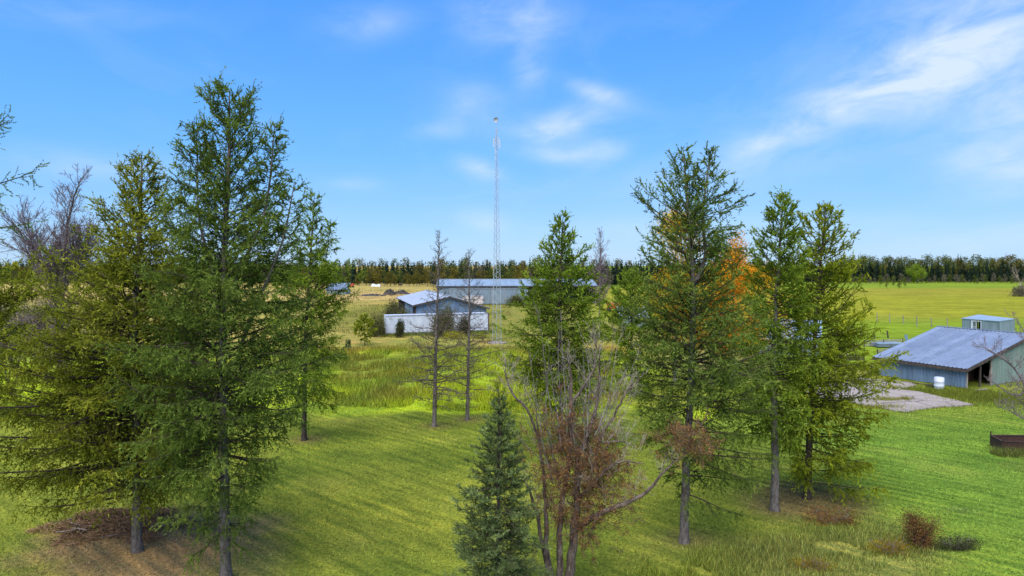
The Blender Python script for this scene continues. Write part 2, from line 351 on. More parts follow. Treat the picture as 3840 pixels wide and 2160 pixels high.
def grass_mat(name, fine):
    m, n = newmat(name)
    a = n.add('ShaderNodeAttribute', attribute_name='gcol'); p = pos(n)
    c = a.outputs['Color']
    if fine:
        x1 = n.noise(p, 7.0, 6, .7); x2 = n.noise(p, .55, 4, .6)
        streak = n.noise(n.aniso(p, -47, (1.0, .12, 1)), 1.9, 4, .6, .2)
        far = n.noise(n.mapping(p, (.25, 1.0, 1)), .22, 5, .6)
        c = n.mix(1.0, c, n.ramp(x1, [(.30, (.42, .46, .48)), (.5, (.95, .97, .95)), (.70, (1.6, 1.45, 1.25))]), 'MULTIPLY')
        c = n.mix(1.0, c, n.ramp(x2, [(.3, (.80, .84, .8)), (.7, (1.18, 1.12, 1.0))]), 'MULTIPLY')
        c = n.mix(1.0, c, n.ramp(streak, [(.34, (.64, .70, .74)), (.5, (1.0, 1.0, 1.0)), (.66, (1.28, 1.22, 1.1))]), 'MULTIPLY')
        c = n.mix(1.0, c, n.ramp(far, [(.35, (.84, .86, .9)), (.65, (1.14, 1.1, 1.05))]), 'MULTIPLY')
        wv = n.add('ShaderNodeTexWave', wave_type='BANDS', bands_direction='X'); wv.inputs['Scale'].default_value = .42; wv.inputs['Distortion'].default_value = 2.2; wv.inputs['Detail'].default_value = 3; wv.inputs['Detail Scale'].default_value = 1.4
        n.put(wv.inputs['Vector'], n.mapping(p, (1, 1, 1), (0, 0, R(-50))))
        c = n.mix(n.ramp(n.noise(p, .09, 3), [(.42, .15), (.6, 1.0)]), c, n.mix(1.0, c, n.ramp(wv.outputs['Fac'], [(.2, (.80, .86, .86)), (.8, (1.16, 1.10, 1.02))]), 'MULTIPLY'))
        b = n.add('ShaderNodeBsdfDiffuse'); n.put(b.inputs[0], c)
        bp = n.add('ShaderNodeBump'); bp.inputs['Strength'].default_value = .8; bp.inputs['Distance'].default_value = .06
        n.put(bp.inputs['Height'], n.noise(p, 9, 5, .7)); n.l.new(bp.outputs[0], b.inputs['Normal'])
        return finish(m, n, b.outputs[0])
    d = n.add('ShaderNodeBsdfDiffuse'); n.put(d.inputs[0], c)
    t = n.add('ShaderNodeBsdfTranslucent'); n.put(t.inputs[0], c)
    mx = n.add('ShaderNodeMixShader'); mx.inputs[0].default_value = .35; n.l.new(d.outputs[0], mx.inputs[1]); n.l.new(t.outputs[0], mx.inputs[2])
    return finish(m, n, mx.outputs[0])
M['ground'] = grass_mat('grassy ground', True); M['blade'] = grass_mat('grass blades', False)

# ------------------------------------------------------------------ ground colour: where which sward grows
def sstep(a, b, x): t = np.clip((x - a) / (b - a), 0, 1); return t * t * (3 - 2 * t)
def gcolor(x, y):
    x = np.asarray(x, float); y = np.asarray(y, float)
    n1 = fbm(x, y, 9.0) - .5; n2 = fbm(x + 90, y, 3.0) - .5; n3 = fbm(x, y + 50, 40.0) - .5
    col = np.empty(x.shape + (3,)); col[:] = (.135, .165, .016)
    def lay(mask, c):
        nonlocal col
        m_ = np.clip(mask, 0, 1)[..., None]; col = col * (1 - m_) + np.array(c) * m_
    lay(sstep(-.15, .25, n1 + n2 * .5) * .55, (.190, .190, .022))                         # yellower lawn
    lay(sstep(9, 24, x + n1 * 12) * sstep(60, 40, y) * .95, (.115, .190, .020))           # fresh green lawn on the right
    lay(sstep(14, 19, x) * sstep(34, 27, y + n1 * 5) * .65, (.130, .190, .02))
    lay(sstep(.1, .3, n2) * .25, (.20, .18, .04))
    yy = y + n1 * 7 + n2 * 3
    mw = sstep(49.5, 51.5, yy)                                                             # rough meadow beyond the mown lawn
    mw = mw * sstep(20, 12, x + n2 * 3)
    lay(mw, (.20, .215, .020))
    lime = mw * sstep(92, 84, yy) * sstep(-.12, .12, n1 * .7 + n2 * .6 + .12 * np.cos((x + 8) * .12) + .03)
    lay(lime * .95, (.29, .37, .010))
    lay(mw * sstep(.05, .25, n2 - n1 * .5) * sstep(92, 84, yy) * .6, (.075, .115, .016))
    lay(mw * sstep(76, 86, yy) * sstep(.05, .2, n1 + .05) * .7, (.28, .17, .03))
    far = sstep(84, 96, yy + (x > 8) * -4) * sstep(22, 12, x + n1 * 6)
    lay(far, (.29, .24, .06))
    lay(far * sstep(-.05, .2, n1 * .6 + n3) * .65, (.19, .21, .035))
    lay(far * sstep(.08, .3, n2 + n3 * .5) * .5, (.36, .20, .07))
    lay(far * sstep(185, 230, y + n1 * 20), (.42, .29, .115))
    lay(far * sstep(262, 275, y + n3 * 20) * .5, (.30, .26, .06))
    yard = sstep(34, 28, np.hypot((x + 1) * .8, (y - 160) * .5)); lay(yard * .7, (.17, .17, .03))
    rf = sstep(26, 34, x + (y - 90) * -.12 + n1 * 4) * sstep(68, 78, yy)
    rf = np.maximum(rf, sstep(8, 26, x + n1 * 6) * sstep(125, 140, yy))
    lay(rf, (.17, .235, .014))
    lay(rf * sstep(122, 150, yy) * .92, (.25, .24, .02))
    lay(rf * sstep(200, 260, yy + n3 * 60) * .6, (.24, .215, .03))
    lay(rf * sstep(300, 330, yy) * .8, (.17, .25, .02))
    mid = sstep(14, 20, x) * sstep(62, 72, y) * (1 - rf); lay(mid * .7, (.26, .21, .07))
    # rough seeded grass along the lower right edge
    s_ = (x - 4) * .30 + 23.2; band = sstep(3.6, 1.2, np.abs(y - s_ + n2 * 2)) * sstep(5, 10, x) * sstep(17.5, 15, x + n2 * 2)
    lay(band * .65, (.15, .14, .04))
    lay(sstep(3.2, 1.5, np.hypot((x - 13.8) * .8, y - 31.5 + n2 * 2)) * .7, (.14, .085, .045))
    # needle litter under the left trees
    lit = sstep(5.0, 2.2, np.hypot((x + 13.6) * .8, (y - 27.0)) + n2 * 6 + n1 * 3); lay(lit * .8, (.27, .16, .09))
    lay(sstep(2.5, .6, np.hypot(x + 9.8, y - 24.2) + n2 * 2.5) * .5, (.20, .16, .07))
    for (tx, ty) in ((-5.2, 46.3), (-3.2, 48.3), (-12.9, 42.8), (6.8, 27), (11.7, 30.5), (13.9, 32)):
        lay(sstep(1.6, .3, np.hypot(x - tx, y - ty) + n2) * .55, (.17, .12, .05))
    lay(sstep(.12, .26, n3 + n2 * .3) * sstep(60, 40, y) * .3, (.11, .15, .02))
    col *= np.clip(1 + n2 * .35 + n1 * .25, .6, 1.5)[..., None]
    return col * (1 + .20 * sstep(75, 50, y))[..., None] * np.array([.96, 1.0, 1.0]) + np.array([0, .0, .012])

def axis(parts):
    out = []
    for a, b, st in parts: out.append(np.arange(a, b, st))
    return np.concatenate(out + [[parts[-1][1]]])
gx = axis([(-3600, -700, 290), (-700, -150, 25), (-150, -50, 4), (-50, 60, .8), (60, 170, 4), (170, 700, 25), (700, 3600, 290)])
gy = axis([(-400, 0, 40), (0, 16, 4), (16, 70, .7), (70, 130, 1.5), (130, 330, 4), (330, 700, 20), (700, 5000, 300)])
XX, YY = np.meshgrid(gx, gy, indexing='xy')
zz = (fbm(XX, YY, 5) - .5) * .12 * sstep(8, 20, YY)
g = MB(); idx = np.arange(XX.size).reshape(XX.shape)
g.quads(np.stack([XX, YY, zz], -1).reshape(-1, 3), np.stack([idx[:-1, :-1], idx[:-1, 1:], idx[1:, 1:], idx[1:, :-1]], -1).reshape(-1, 4))
g.build('ground', M['ground'], smooth=True, gcol=gcolor(XX.ravel(), YY.ravel()), kind='structure')
def gz(x, y): return (fbm(x, y, 5) - .5) * .12 * sstep(8, 20, y)

# ------------------------------------------------------------------ grass
def grass(name, pts, hgt, wd, rng, kind='stuff', colmul=(1, 1, 1), lean=.35, jitter=.3, label=None):
    n = len(pts); p = np.column_stack([pts, gz(pts[:, 0], pts[:, 1]) - .01])
    a = rng.uniform(0, 2 * math.pi, n); sd_ = np.column_stack([np.cos(a), np.sin(a), np.zeros(n)])
    h = (hgt if np.ndim(hgt) else np.full(n, hgt)) * rng.uniform(.5, 1.3, n)
    tip = p + np.column_stack([rng.normal(0, lean, (n, 2)) * h[:, None], h])
    w_ = (wd if np.ndim(wd) else np.full(n, wd))[:, None]
    v = np.stack([p - sd_ * w_ / 2, p + sd_ * w_ / 2, tip], 1).reshape(-1, 3)
    c = gcolor(pts[:, 0], pts[:, 1]) * np.array(colmul) * np.exp(rng.normal(0, jitter, (n, 1))) * (1 + rng.normal(0, .08, (n, 3)))
    b = MB(); b.tris(v, np.arange(3 * n).reshape(-1, 3))
    return b.build(name, M['blade'], gcol=np.repeat(np.clip(c, .01, .6), 3, 0), kind=kind, label=label)
rg = np.random.default_rng(11)
n = 140000
yd = 19.5 * (60 / 19.5) ** rg.random(n); xd = rg.uniform(-.82, .82, n) * yd
grass('mown_lawn_grass', np.column_stack([xd, yd]), .06 + .0010 * yd, .014 + .0008 * yd, rg, jitter=.38, colmul=(1.12, 1.12, 1.1), lean=.8)
# meadow of tall weeds
n = 80000
yd = rg.uniform(50, 90, n); xd = rg.uniform(-.30, .16, n) * yd
k = (yd + (fbm(xd, yd, 9) - .5) * 7 > 51) & (fbm(xd * 1.0, yd, 2.2) > .42)
hh = .25 + .55 * fbm(xd, yd, 4.0)
grass('meadow_weeds', np.column_stack([xd, yd])[k], hh[k], .05, rg, colmul=(1.15, 1.0, 1.0), jitter=.5)
n = 30000
yd = 88 * (300 / 88) ** rg.random(n); xd = rg.uniform(-.34, .0, n) * yd
k = (fbm(xd, yd, 6) > .5)
grass('dry_field_grass', np.column_stack([xd, yd])[k], .3 + .001 * yd[k], .05 + .0004 * yd[k], rg, jitter=.3)
n = 17000
t = rg.random(n); xd = 5 + 10.8 * t + rg.normal(0, .5, n); yd = 23.4 + 3.6 * t + rg.normal(0, 1.3, n) * (.6 + .5 * t)
k = fbm(xd, yd, 1.6) > .42
grass('rough_seeded_grass', np.column_stack([xd, yd])[k], (.10 + .34 * fbm(xd, yd, 1.8)[k]), .022, rg, colmul=(1.1, 1.15, 1.0), jitter=.5)

def tuft_patch(name, cx_, cy_, rx, ry, n, h, wd, mul, seed, jitter=.35):
    r = np.random.default_rng(seed); a = r.uniform(0, 6.28, n); q = np.sqrt(r.random(n))
    pts = np.column_stack([cx_ + rx * q * np.cos(a), cy_ + ry * q * np.sin(a)])
    return grass(name, pts, h, wd, r, colmul=mul, jitter=jitter)

# ------------------------------------------------------------------ trees
def make_conifer(kind_name, label, axis_px, dist, prof, mats, seed, n1, group=None, leaders=(), base_r=.2, dens2=6.0, k3f=6.5,
                 tuft=(.095, .036), m=2, tw=1.0, elev=(-5, 55), droop=(.3, .12), up=(.45, .5), hang=1.0, bare=False, cat='tree', tint0=.42, l3=(.28, .70), spruce=False, thin=0.0, depth_lean=0.0, wob=.12):
    rng = np.random.default_rng(seed); fol, bark, limb = mats
    base = G(axis_px[0][0], axis_px[0][1]) if dist is None else P(axis_px[0][0], axis_px[0][1], dist)
    dist = base[1] if dist is None else dist
    base[2] = 0.0
    root = thing(kind_name, base, label, cat, group)
    T_, L_, C_ = MB(), MB(), MB()
    def one(axpx, prof, n1, r_base, first):
        ax_pts = np.array([P(x, y, dist) for x, y in axpx]); 
        if first: ax_pts[0] = base - np.array([0, 0, .15])
        ax = spline(ax_pts, 26); ax[1:-1, :2] += rng.normal(0, .012, (24, 2)) * (1 if first else .5)
        tl = np.linspace(0, 1, 26); rad = r_base * (1 - tl) ** .8 + .012
        if first: rad[0] *= 1.35
        T_.tube(ax[None], None, None, 9 if first else 6, radii=rad[None])
        zs = ax[:, 2]; ztop = zs[-1]
        pz = np.array([P(0, q[0], dist)[2] for q in prof]); pl_ = np.array([q[1] for q in prof]) * dist / F; pr_ = np.array([q[2] for q in prof]) * dist / F
        o_ = np.argsort(pz); pz, pl_, pr_ = pz[o_], pl_[o_], pr_[o_]
        zb, zt = max(pz[0], .8), pz[-1]
        # weights: more branches where the crown is wider
        zq = np.linspace(zb, zt, 200); wgt = (.45 + .75 * (zq - zb) / (zt - zb)) * (1.0 + np.interp(zq, pz, (pl_ + pr_))) ; cdf = np.cumsum(wgt); cdf /= cdf[-1]
        z0 = np.interp((np.arange(n1) + rng.random(n1)) / n1, cdf, zq)
        if spruce: z0 = zb + (np.floor((z0 - zb) / .30) + rng.random(n1) * .35) * .30
        azm = (np.arange(n1) * 2.39996 + rng.normal(0, .35, n1))
        h = (z0 - zb) / (zt - zb)
        c, s = np.cos(azm), np.sin(azm)
        rl, rr = np.interp(z0, pz, pl_), np.interp(z0, pz, pr_)
        rad_ = np.where(c < 0, rl, rr) * c * c + (rl + rr) / 2 * s * s * .95
        var = rng.uniform(.55, 1.12, n1); var[rng.random(n1) < .08] *= 1.15
        if spruce: var = rng.uniform(.6, 1.12, n1)
        ln = np.maximum(rad_ * var, .15)
        e = R(1) * (elev[0] + (elev[1] - elev[0]) * h ** 1.5 + rng.normal(0, 9, n1))
        z1_ = z0 - ln * np.tan(np.clip(e, -.4, 1.0)) * .55
        e = np.minimum(e, np.arctan(np.maximum(ztop - .22 - z1_, .05) / (1.25 * ln)))
        # attach lower so that the tip comes out at the outline height
        zat = np.clip(z0 - ln * np.tan(np.clip(e, -.4, 1.0)) * .55, zb * .8, ztop - .05)
        px_ = np.column_stack([np.interp(zat, zs, ax[:, 0]), np.interp(zat, zs, ax[:, 1]), zat])
        d = np.column_stack([c * np.cos(e), s * np.cos(e), np.sin(e)])
        dr = droop[0] + (droop[1] - droop[0]) * h; up_ = up[0] + (up[1] - up[0]) * h
        cv = grow(px_, d, ln * 1.12 / np.maximum(np.cos(e), .55) , 9, rng, dr, up_, wob)
        # secondary branchlets
        k2 = np.maximum((ln * dens2 + 3).astype(int), 3); i2 = np.repeat(np.arange(n1), k2)
        t2 = np.clip(.12 + .88 * rng.random(len(i2)) ** .8, 0, .98)
        p2, tg = along(cv, i2, t2)
        side = nrm(np.cross(tg, np.array([0, 0, 1.0]))) * np.where(rng.random(len(i2)) < .5, -1, 1)[:, None]
        h2 = h[i2]
        upv = (-.25 + .75 * h2)[:, None] * np.array([0, 0, 1.0])
        if spruce: upv = np.array([[0, 0, .05]])
        d2 = nrm(tg * .65 + side * rng.uniform(.4, 1.0, (len(i2), 1)) + upv + rng.normal(0, .2, (len(i2), 3)))
        l2 = (.30 * ln[i2] * (1.15 - t2) + .22) * rng.uniform(.6, 1.35, len(i2))
        if spruce: l2 = (.42 * ln[i2] * (1.05 - t2) + .10) * rng.uniform(.7, 1.2, len(i2))
        cv2 = grow(p2, d2, l2, 5, rng, hang * .55 * (1 - h2 * .8), .4, wob * 1.3)
        # hanging / curling sprays
        k3 = np.maximum((l2 * k3f * (1 - thin * np.clip(h2 * 1.3, 0, 1))).astype(int), 2 if thin == 0 else 1); i3 = np.repeat(np.arange(len(i2)), k3)
        t3 = .1 + .9 * rng.random(len(i3)); p3, tg3 = along(cv2, i3, t3)
        h3 = h2[i3]
        dn = (-hang * (1 - h3 * .85))[:, None] * np.array([0, 0, 1.0])
        d3 = nrm(tg3 * .6 + dn + rng.normal(0, .45, (len(i3), 3)))
        l3_ = rng.uniform(l3[0], l3[1], len(i3)) * (1 - .35 * h3)
        if spruce: l3_ = l3_ * (.5 + .5 * (1 - h3))
        cv3 = grow(p3, d3, l3_, 4, rng, .25 * hang, .55, wob * 1.6)
        thick = np.clip(ln / 3.2, .25, 1.2) * r_base
        L_.tube(cv, (thick * .24 + .006) * (1 + (tw - 1) * .5), np.full(n1, .005) * tw, 4)
        L_.tube(cv2[:, [0, 2, 5]], np.clip(l2 * .010, .004, .012) * tw, np.full(len(cv2), .003) * tw, 3)
        g1 = tint0 + rng.normal(0, .10, n1); g2 = g1[i2] + rng.normal(0, .07, len(i2)); g3 = g2[i3] + rng.normal(0, .11, len(i3))
        # tint paints lit outer tips and a shaded crown interior into the colour
        g2 = g2 + .28 * (t2 - .55); g3 = g3 + .28 * (t2[i3] - .55) + .1 * (t3 - .5)
        if bare:
            L_.tube(cv3[:, ::2], np.full(len(cv3), .005) * tw, np.full(len(cv3), .003) * tw, 3)
            if m: C_.tufts(cv3, g3, 2, m, tuft[0], tuft[1], 0, rng)
        else:
            kk = max(3, int(round((l3[0] + l3[1]) / 2 / tuft[0] * .95)))
            C_.tufts(cv3, g3, kk, m, tuft[0], tuft[1], 0, rng)
            C_.tufts(cv2, g2, 6, 2, tuft[0], tuft[1], .2, rng)
            C_.tufts(cv[:, 4:], g1, 14, 3, tuft[0], tuft[1], .0, rng)
    one(axis_px, prof, n1, base_r, True)
    for (lax, lprof, ln1, lr) in leaders: one(lax, lprof, ln1, lr, False)
    T_.build('trunk', M[bark], root, smooth=True); L_.build('limbs', M[limb], root)
    if C_.n: C_.build('crown', M[fol], root)
    return root

LD = ('larch_dark', 'bark', 'bark_dark')
make_conifer('larch_tree', 'tallest dark green larch, rising highest into the sky, with pale scaly trunk at left', [(845, 2178), (842, 1800), (834, 1350), (842, 950), (858, 600), (862, 338)], None,
    [(336, 8, 10), (370, 70, 60), (410, 105, 115), (500, 110, 125), (600, 120, 110), (700, 150, 140), (800, 190, 190), (1000, 235, 250), (1200, 280, 300), (1400, 340, 330), (1550, 390, 300), (1680, 370, 220), (1800, 280, 120), (1900, 180, 110), (2020, 200, 110)],
    LD, 21, 270, base_r=.18, elev=(-2, 58), dens2=6.5, k3f=4.7,
    leaders=[([(838, 1250), (790, 1000), (745, 800), (738, 480)], [(480, 8, 8), (560, 60, 50), (700, 80, 60), (850, 110, 60), (1000, 120, 60)], 40, .07),
             ([(842, 1150), (930, 950), (1000, 760), (1030, 465)], [(465, 8, 8), (540, 30, 40), (620, 55, 55), (700, 60, 60), (850, 60, 90), (1000, 60, 110)], 36, .07),
             ([(842, 1450), (960, 1150), (1060, 900), (1105, 680)], [(680, 8, 8), (740, 40, 60), (850, 60, 80), (1000, 80, 90), (1150, 80, 90)], 26, .06)])
make_conifer('larch_tree', 'wide olive coloured larch with low sweeping crown near the left edge', [(516, 2068), (512, 1700), (505, 1200), (525, 850), (530, 585)], None,
    [(583, 8, 12), (640, 60, 55), (700, 85, 85), (820, 125, 140), (900, 140, 190), (960, 200, 220), (1060, 250, 260), (1160, 330, 300), (1300, 420, 320), (1480, 490, 320), (1620, 510, 300), (1740, 480, 240), (1850, 370, 150)],
    ('larch_olive', 'bark', 'bark_dark'), 22, 300, base_r=.18, elev=(2, 48), k3f=4.1, dens2=5.8, tuft=(.105, .042))
make_conifer('larch_tree', 'slim green larch on the lawn just right of the tallest larch', [(1140, 1650), (1142, 1450), (1150, 1200), (1165, 950), (1180, 725)], None,
    [(722, 6, 8), (790, 22, 28), (870, 45, 45), (940, 60, 70), (1020, 95, 110), (1080, 120, 190), (1200, 130, 150), (1350, 130, 150), (1450, 110, 160), (1510, 50, 100)],
    ('larch_green', 'bark_dark', 'bark_dark'), 23, 120, base_r=.16, tuft=(.13, .05), k3f=5, dens2=6.5, leaders=[([(1150, 1150), (1215, 1000), (1240, 830)], [(820, 6, 6), (880, 25, 25), (950, 35, 40), (1050, 40, 60)], 18, .05)])
make_conifer('larch_tree', 'bright green larch standing behind the dead tree, right of the lattice tower', [(2102, 1690), (2102, 1450), (2098, 1150), (2106, 950), (2112, 805)], None,
    [(802, 6, 6), (860, 38, 38), (930, 62, 70), (1000, 90, 110), (1080, 130, 140), (1180, 155, 175), (1300, 190, 200), (1420, 190, 210), (1500, 150, 180), (1560, 70, 90)],
    ('larch_green', 'bark_dark', 'bark_dark'), 24, 190, base_r=.15, tuft=(.15, .055), k3f=4.4, thin=.3, dens2=6)
make_conifer('larch_tree', 'large twin-topped larch right of the dead tree, with drooping branches', [(2565, 2035), (2570, 1800), (2590, 1450), (2600, 1060), (2583, 850), (2563, 560)], None,
    [(558, 6, 6), (620, 50, 40), (700, 110, 55), (780, 190, 60), (830, 225, 70), (900, 160, 120), (1000, 190, 170), (1100, 240, 230), (1200, 260, 270), (1350, 260, 290), (1500, 240, 300), (1630, 180, 260), (1720, 90, 240), (1800, 15, 240), (1870, 5, 210)],
    ('larch_dark', 'bark', 'bark_dark'), 25, 200, base_r=.18, dens2=6.6, k3f=5.4, tuft=(.105, .04), elev=(-2, 50), thin=.55,
    leaders=[([(2602, 1070), (2645, 960), (2636, 800), (2667, 555)], [(552, 6, 6), (620, 25, 35), (700, 35, 110), (780, 50, 150), (880, 60, 140), (980, 60, 150)], 46, .09)])
make_conifer('larch_tree', 'left larch of the close pair beside the barn yard, dark rough trunk', [(2905, 1912), (2905, 1650), (2900, 1350), (2915, 1050), (2938, 728)], None,
    [(726, 6, 6), (790, 45, 40), (850, 75, 75), (930, 90, 85), (1040, 125, 100), (1150, 130, 130), (1300, 150, 140), (1450, 180, 140), (1560, 180, 130), (1650, 120, 90)],
    ('larch_green', 'bark', 'bark_dark'), 26, 180, base_r=.18, tuft=(.12, .046), k3f=4.8, dens2=6.2, thin=.45)
make_conifer('larch_tree', 'yellow green larch with branches reaching right towards the metal barn', [(3026, 1868), (3035, 1650), (3048, 1400), (3068, 1100), (3095, 772)], None,
    [(770, 8, 8), (810, 50, 60), (880, 80, 85), (940, 80, 130), (1020, 90, 140), (1100, 110, 190), (1200, 120, 210), (1300, 130, 200), (1390, 140, 320), (1460, 130, 230), (1550, 150, 240), (1620, 120, 250), (1700, 60, 265), (1790, 15, 250), (1860, 5, 210)],
    ('larch_yellow', 'bark_dark', 'bark_dark'), 27, 185, base_r=.17, k3f=5.0, tuft=(.125, .05), dens2=6.2, thin=.45)
make_conifer('spruce_tree', 'young blue green spruce at the bottom of the lawn, left of the dead tree', [(1868, 2330), (1868, 2000), (1872, 1480)], 20.8,
    [(1478, 5, 5), (1560, 48, 45), (1660, 82, 80), (1780, 118, 102), (1900, 140, 125), (2000, 175, 160), (2100, 190, 170), (2200, 190, 175), (2290, 160, 150)],
    ('spruce', 'bark_dark', 'bark_dark'), 28, 210, base_r=.1, elev=(-14, 45), droop=(.25, .1), up=(.45, .3), hang=.12, dens2=14, k3f=13, l3=(.09, .20), m=4, tuft=(.055, .018), spruce=True, tint0=.38, wob=.07)
BT = ('lichen', 'bark', 'bark_brown')
make_conifer('bare_larch', 'taller of the two bare larches standing on the lawn edge', [(1628, 1598), (1632, 1400), (1640, 1150), (1648, 866)], None,
    [(866, 4, 4), (900, 22, 22), (960, 30, 34), (1060, 40, 45), (1150, 55, 60), (1210, 95, 85), (1300, 135, 110), (1380, 145, 140), (1460, 140, 150), (1520, 100, 60)],
    BT, 31, 120, base_r=.15, tw=1.5, elev=(2, 60), droop=(.15, .1), up=(.5, .4), hang=.25, dens2=3.4, k3f=3.0, bare=True, m=2, l3=(.2, .5), tuft=(.06, .02), wob=.26)
make_conifer('bare_larch', 'shorter thinner bare larch between the taller one and the lattice tower', [(1752, 1575), (1756, 1400), (1760, 1150), (1757, 936)], None,
    [(936, 4, 4), (980, 25, 25), (1060, 35, 38), (1150, 55, 70), (1230, 80, 90), (1320, 85, 130), (1400, 70, 120), (1480, 100, 60), (1540, 30, 30)],
    BT, 32, 105, base_r=.13, tw=1.5, elev=(2, 60), droop=(.15, .1), up=(.5, .4), hang=.25, dens2=3.2, k3f=3.0, bare=True, m=2, l3=(.2, .5), tuft=(.06, .02), wob=.26)
make_conifer('larch_sapling', 'small yellowish larch sapling left of the white trailer', [(1368, 1296), (1367, 1235), (1367, 1178)], None,
    [(1178, 4, 4), (1200, 28, 25), (1225, 42, 38), (1250, 36, 34), (1275, 20, 20)], ('larch_yellow', 'bark_dark', 'bark_dark'), 33, 36, base_r=.05, tuft=(.14, .09), k3f=4, l3=(.2, .5))
make_conifer('spruce_sapling', 'tiny dark conifer seedling at the left of the rough meadow', [(1306, 1322), (1306, 1300), (1306, 1278)], None,
    [(1278, 2, 2), (1300, 12, 12), (1318, 17, 16)], ('spruce', 'bark_dark', 'bark_dark'), 34, 20, base_r=.03, tuft=(.1, .06), k3f=4, l3=(.1, .25))
make_conifer('larch_sapling', 'light green sapling top showing just behind the spruce', [(1880, 1700), (1878, 1560), (1866, 1430)], 38.0,
    [(1430, 3, 3), (1480, 25, 25), (1540, 45, 50), (1620, 60, 75), (1690, 50, 60)], ('larch_green', 'bark_dark', 'bark_dark'), 35, 30, base_r=.05, tuft=(.06, .03), k3f=3, l3=(.15, .35))
make_conifer('larch_tree', 'green larch right in the background between the bright larch and the twin-topped larch', [(2370, 1480), (2368, 1250), (2372, 1010)], None,
    [(1008, 5, 5), (1050, 50, 50), (1100, 80, 80), (1200, 110, 110), (1300, 120, 120), (1420, 90, 90)], ('larch_green', 'bark_dark', 'bark_dark'), 36, 90, base_r=.15, tuft=(.16, .07), k3f=4.5)
# branches of a tree whose trunk stands left of the picture
make_conifer('dark_larch', 'dark larch standing just outside the left edge, twig tips showing', [(-420, 2900), (-400, 1500), (-390, 600), (-385, 120)], 15.5,
    [(120, 5, 120), (240, 100, 385), (300, 120, 340), (420, 160, 430), (520, 150, 415), (600, 150, 310), (690, 150, 430), (760, 150, 350), (850, 150, 430), (900, 150, 300), (1500, 150, 260)],
    ('larch_dark', 'bark', 'bark_dark'), 37, 80, base_r=.2, k3f=3.5, dens2=3.5, tuft=(.06, .025))
make_conifer('larch_tree', 'olive larch at the left edge, behind the wide olive larch', [(-60, 1560), (-60, 1300), (-60, 960)], None,
    [(960, 8, 8), (1020, 80, 90), (1100, 130, 200), (1200, 150, 190), (1350, 150, 160), (1480, 120, 120)], ('larch_olive', 'bark_dark', 'bark_dark'), 38, 90, base_r=.18, tuft=(.16, .07), k3f=4.5)

def twiggy(kind_name, label, base, stems, seed, mats, n1, ln, lev=(2.0, 3.0), cat='tree', elev=(25, 65), wob=.2, up=.35, leaf=None, tr=.012, group=None, l1=(.5, 1.2), fine=True, tk=1.0):
    """bare broadleaf: stems are polylines of world points with a base radius"""
    rng = np.random.default_rng(seed); root = thing(kind_name, base, label, cat, group); T_, L_, C_ = MB(), MB(), MB()
    for st, r in stems:
        c = spline(st, 22); c[1:] += rng.normal(0, .02, c[1:].shape); tl = np.linspace(0, 1, 22)
        T_.tube(c[None], None, None, 7, radii=((r * (1 - tl) ** .75 + .008))[None])
    cs = np.stack([spline(st, 22) for st, r in stems]); ns = len(cs)
    i1 = rng.integers(0, ns, n1); t1 = rng.uniform(.22, 1, n1); p1, tg = along(cs, i1, t1)
    azm = rng.uniform(0, 6.283, n1); e = R(1) * rng.uniform(elev[0], elev[1], n1)
    d = nrm(np.column_stack([np.cos(azm) * np.cos(e), np.sin(azm) * np.cos(e), np.sin(e)]) + tg * .25)
    L1 = ln * (1.15 - t1 * .8) * rng.uniform(l1[0], l1[1], n1); c1 = grow(p1, d, L1, 8, rng, 0, up, wob)
    k2 = np.maximum((L1 * lev[0]).astype(int), 3); i2 = np.repeat(np.arange(n1), k2); t2 = rng.uniform(.15, 1, len(i2)); p2, tg2 = along(c1, i2, t2)
    d2 = nrm(tg2 * .8 + rng.normal(0, .55, (len(i2), 3)) + [0, 0, .15]); L2 = L1[i2] * .42 * (1.1 - t2 * .7) * rng.uniform(.5, 1.3, len(i2)); c2 = grow(p2, d2, L2, 5, rng, 0, up, wob * 1.4)
    k3 = np.maximum((L2 * lev[1] + 1.5).astype(int), 2); i3 = np.repeat(np.arange(len(i2)), k3); t3 = rng.uniform(.1, 1, len(i3)); p3, tg3 = along(c2, i3, t3)
    d3 = nrm(tg3 * .8 + rng.normal(0, .6, (len(i3), 3))); L3 = np.maximum(L2[i3] * .5, .12) * rng.uniform(.5, 1.4, len(i3)); c3 = grow(p3, d3, L3, 3, rng, 0, up, wob * 1.6)
    L_.tube(c1, np.clip(L1 * tr, .006, .05), np.full(n1, .005) * tk, 4); L_.tube(c2[:, [0, 2, 5]], np.clip(L2 * tr * .8, .004, .02) * tk, np.full(len(c2), .003) * tk, 3)
    if fine: L_.tube(c3[:, [0, 3]], np.full(len(c3), .0045) * tk, np.full(len(c3), .002) * tk, 3)
    if leaf:
        mt, sel, k, size = leaf; q, _ = along(c3, np.repeat(np.arange(len(c3)), k), rng.random(len(c3) * k)); q = q + rng.normal(0, .03, q.shape)
        q = q[sel(q)]; C_.leaves(q, size, .45 + rng.normal(0, .22, len(q)), rng, -.2)
        if len(q): C_.build('crown', M[mt], root)
    T_.build('trunk', M[mats[0]], root, smooth=True); L_.build('limbs', M[mats[1]], root)
    return root

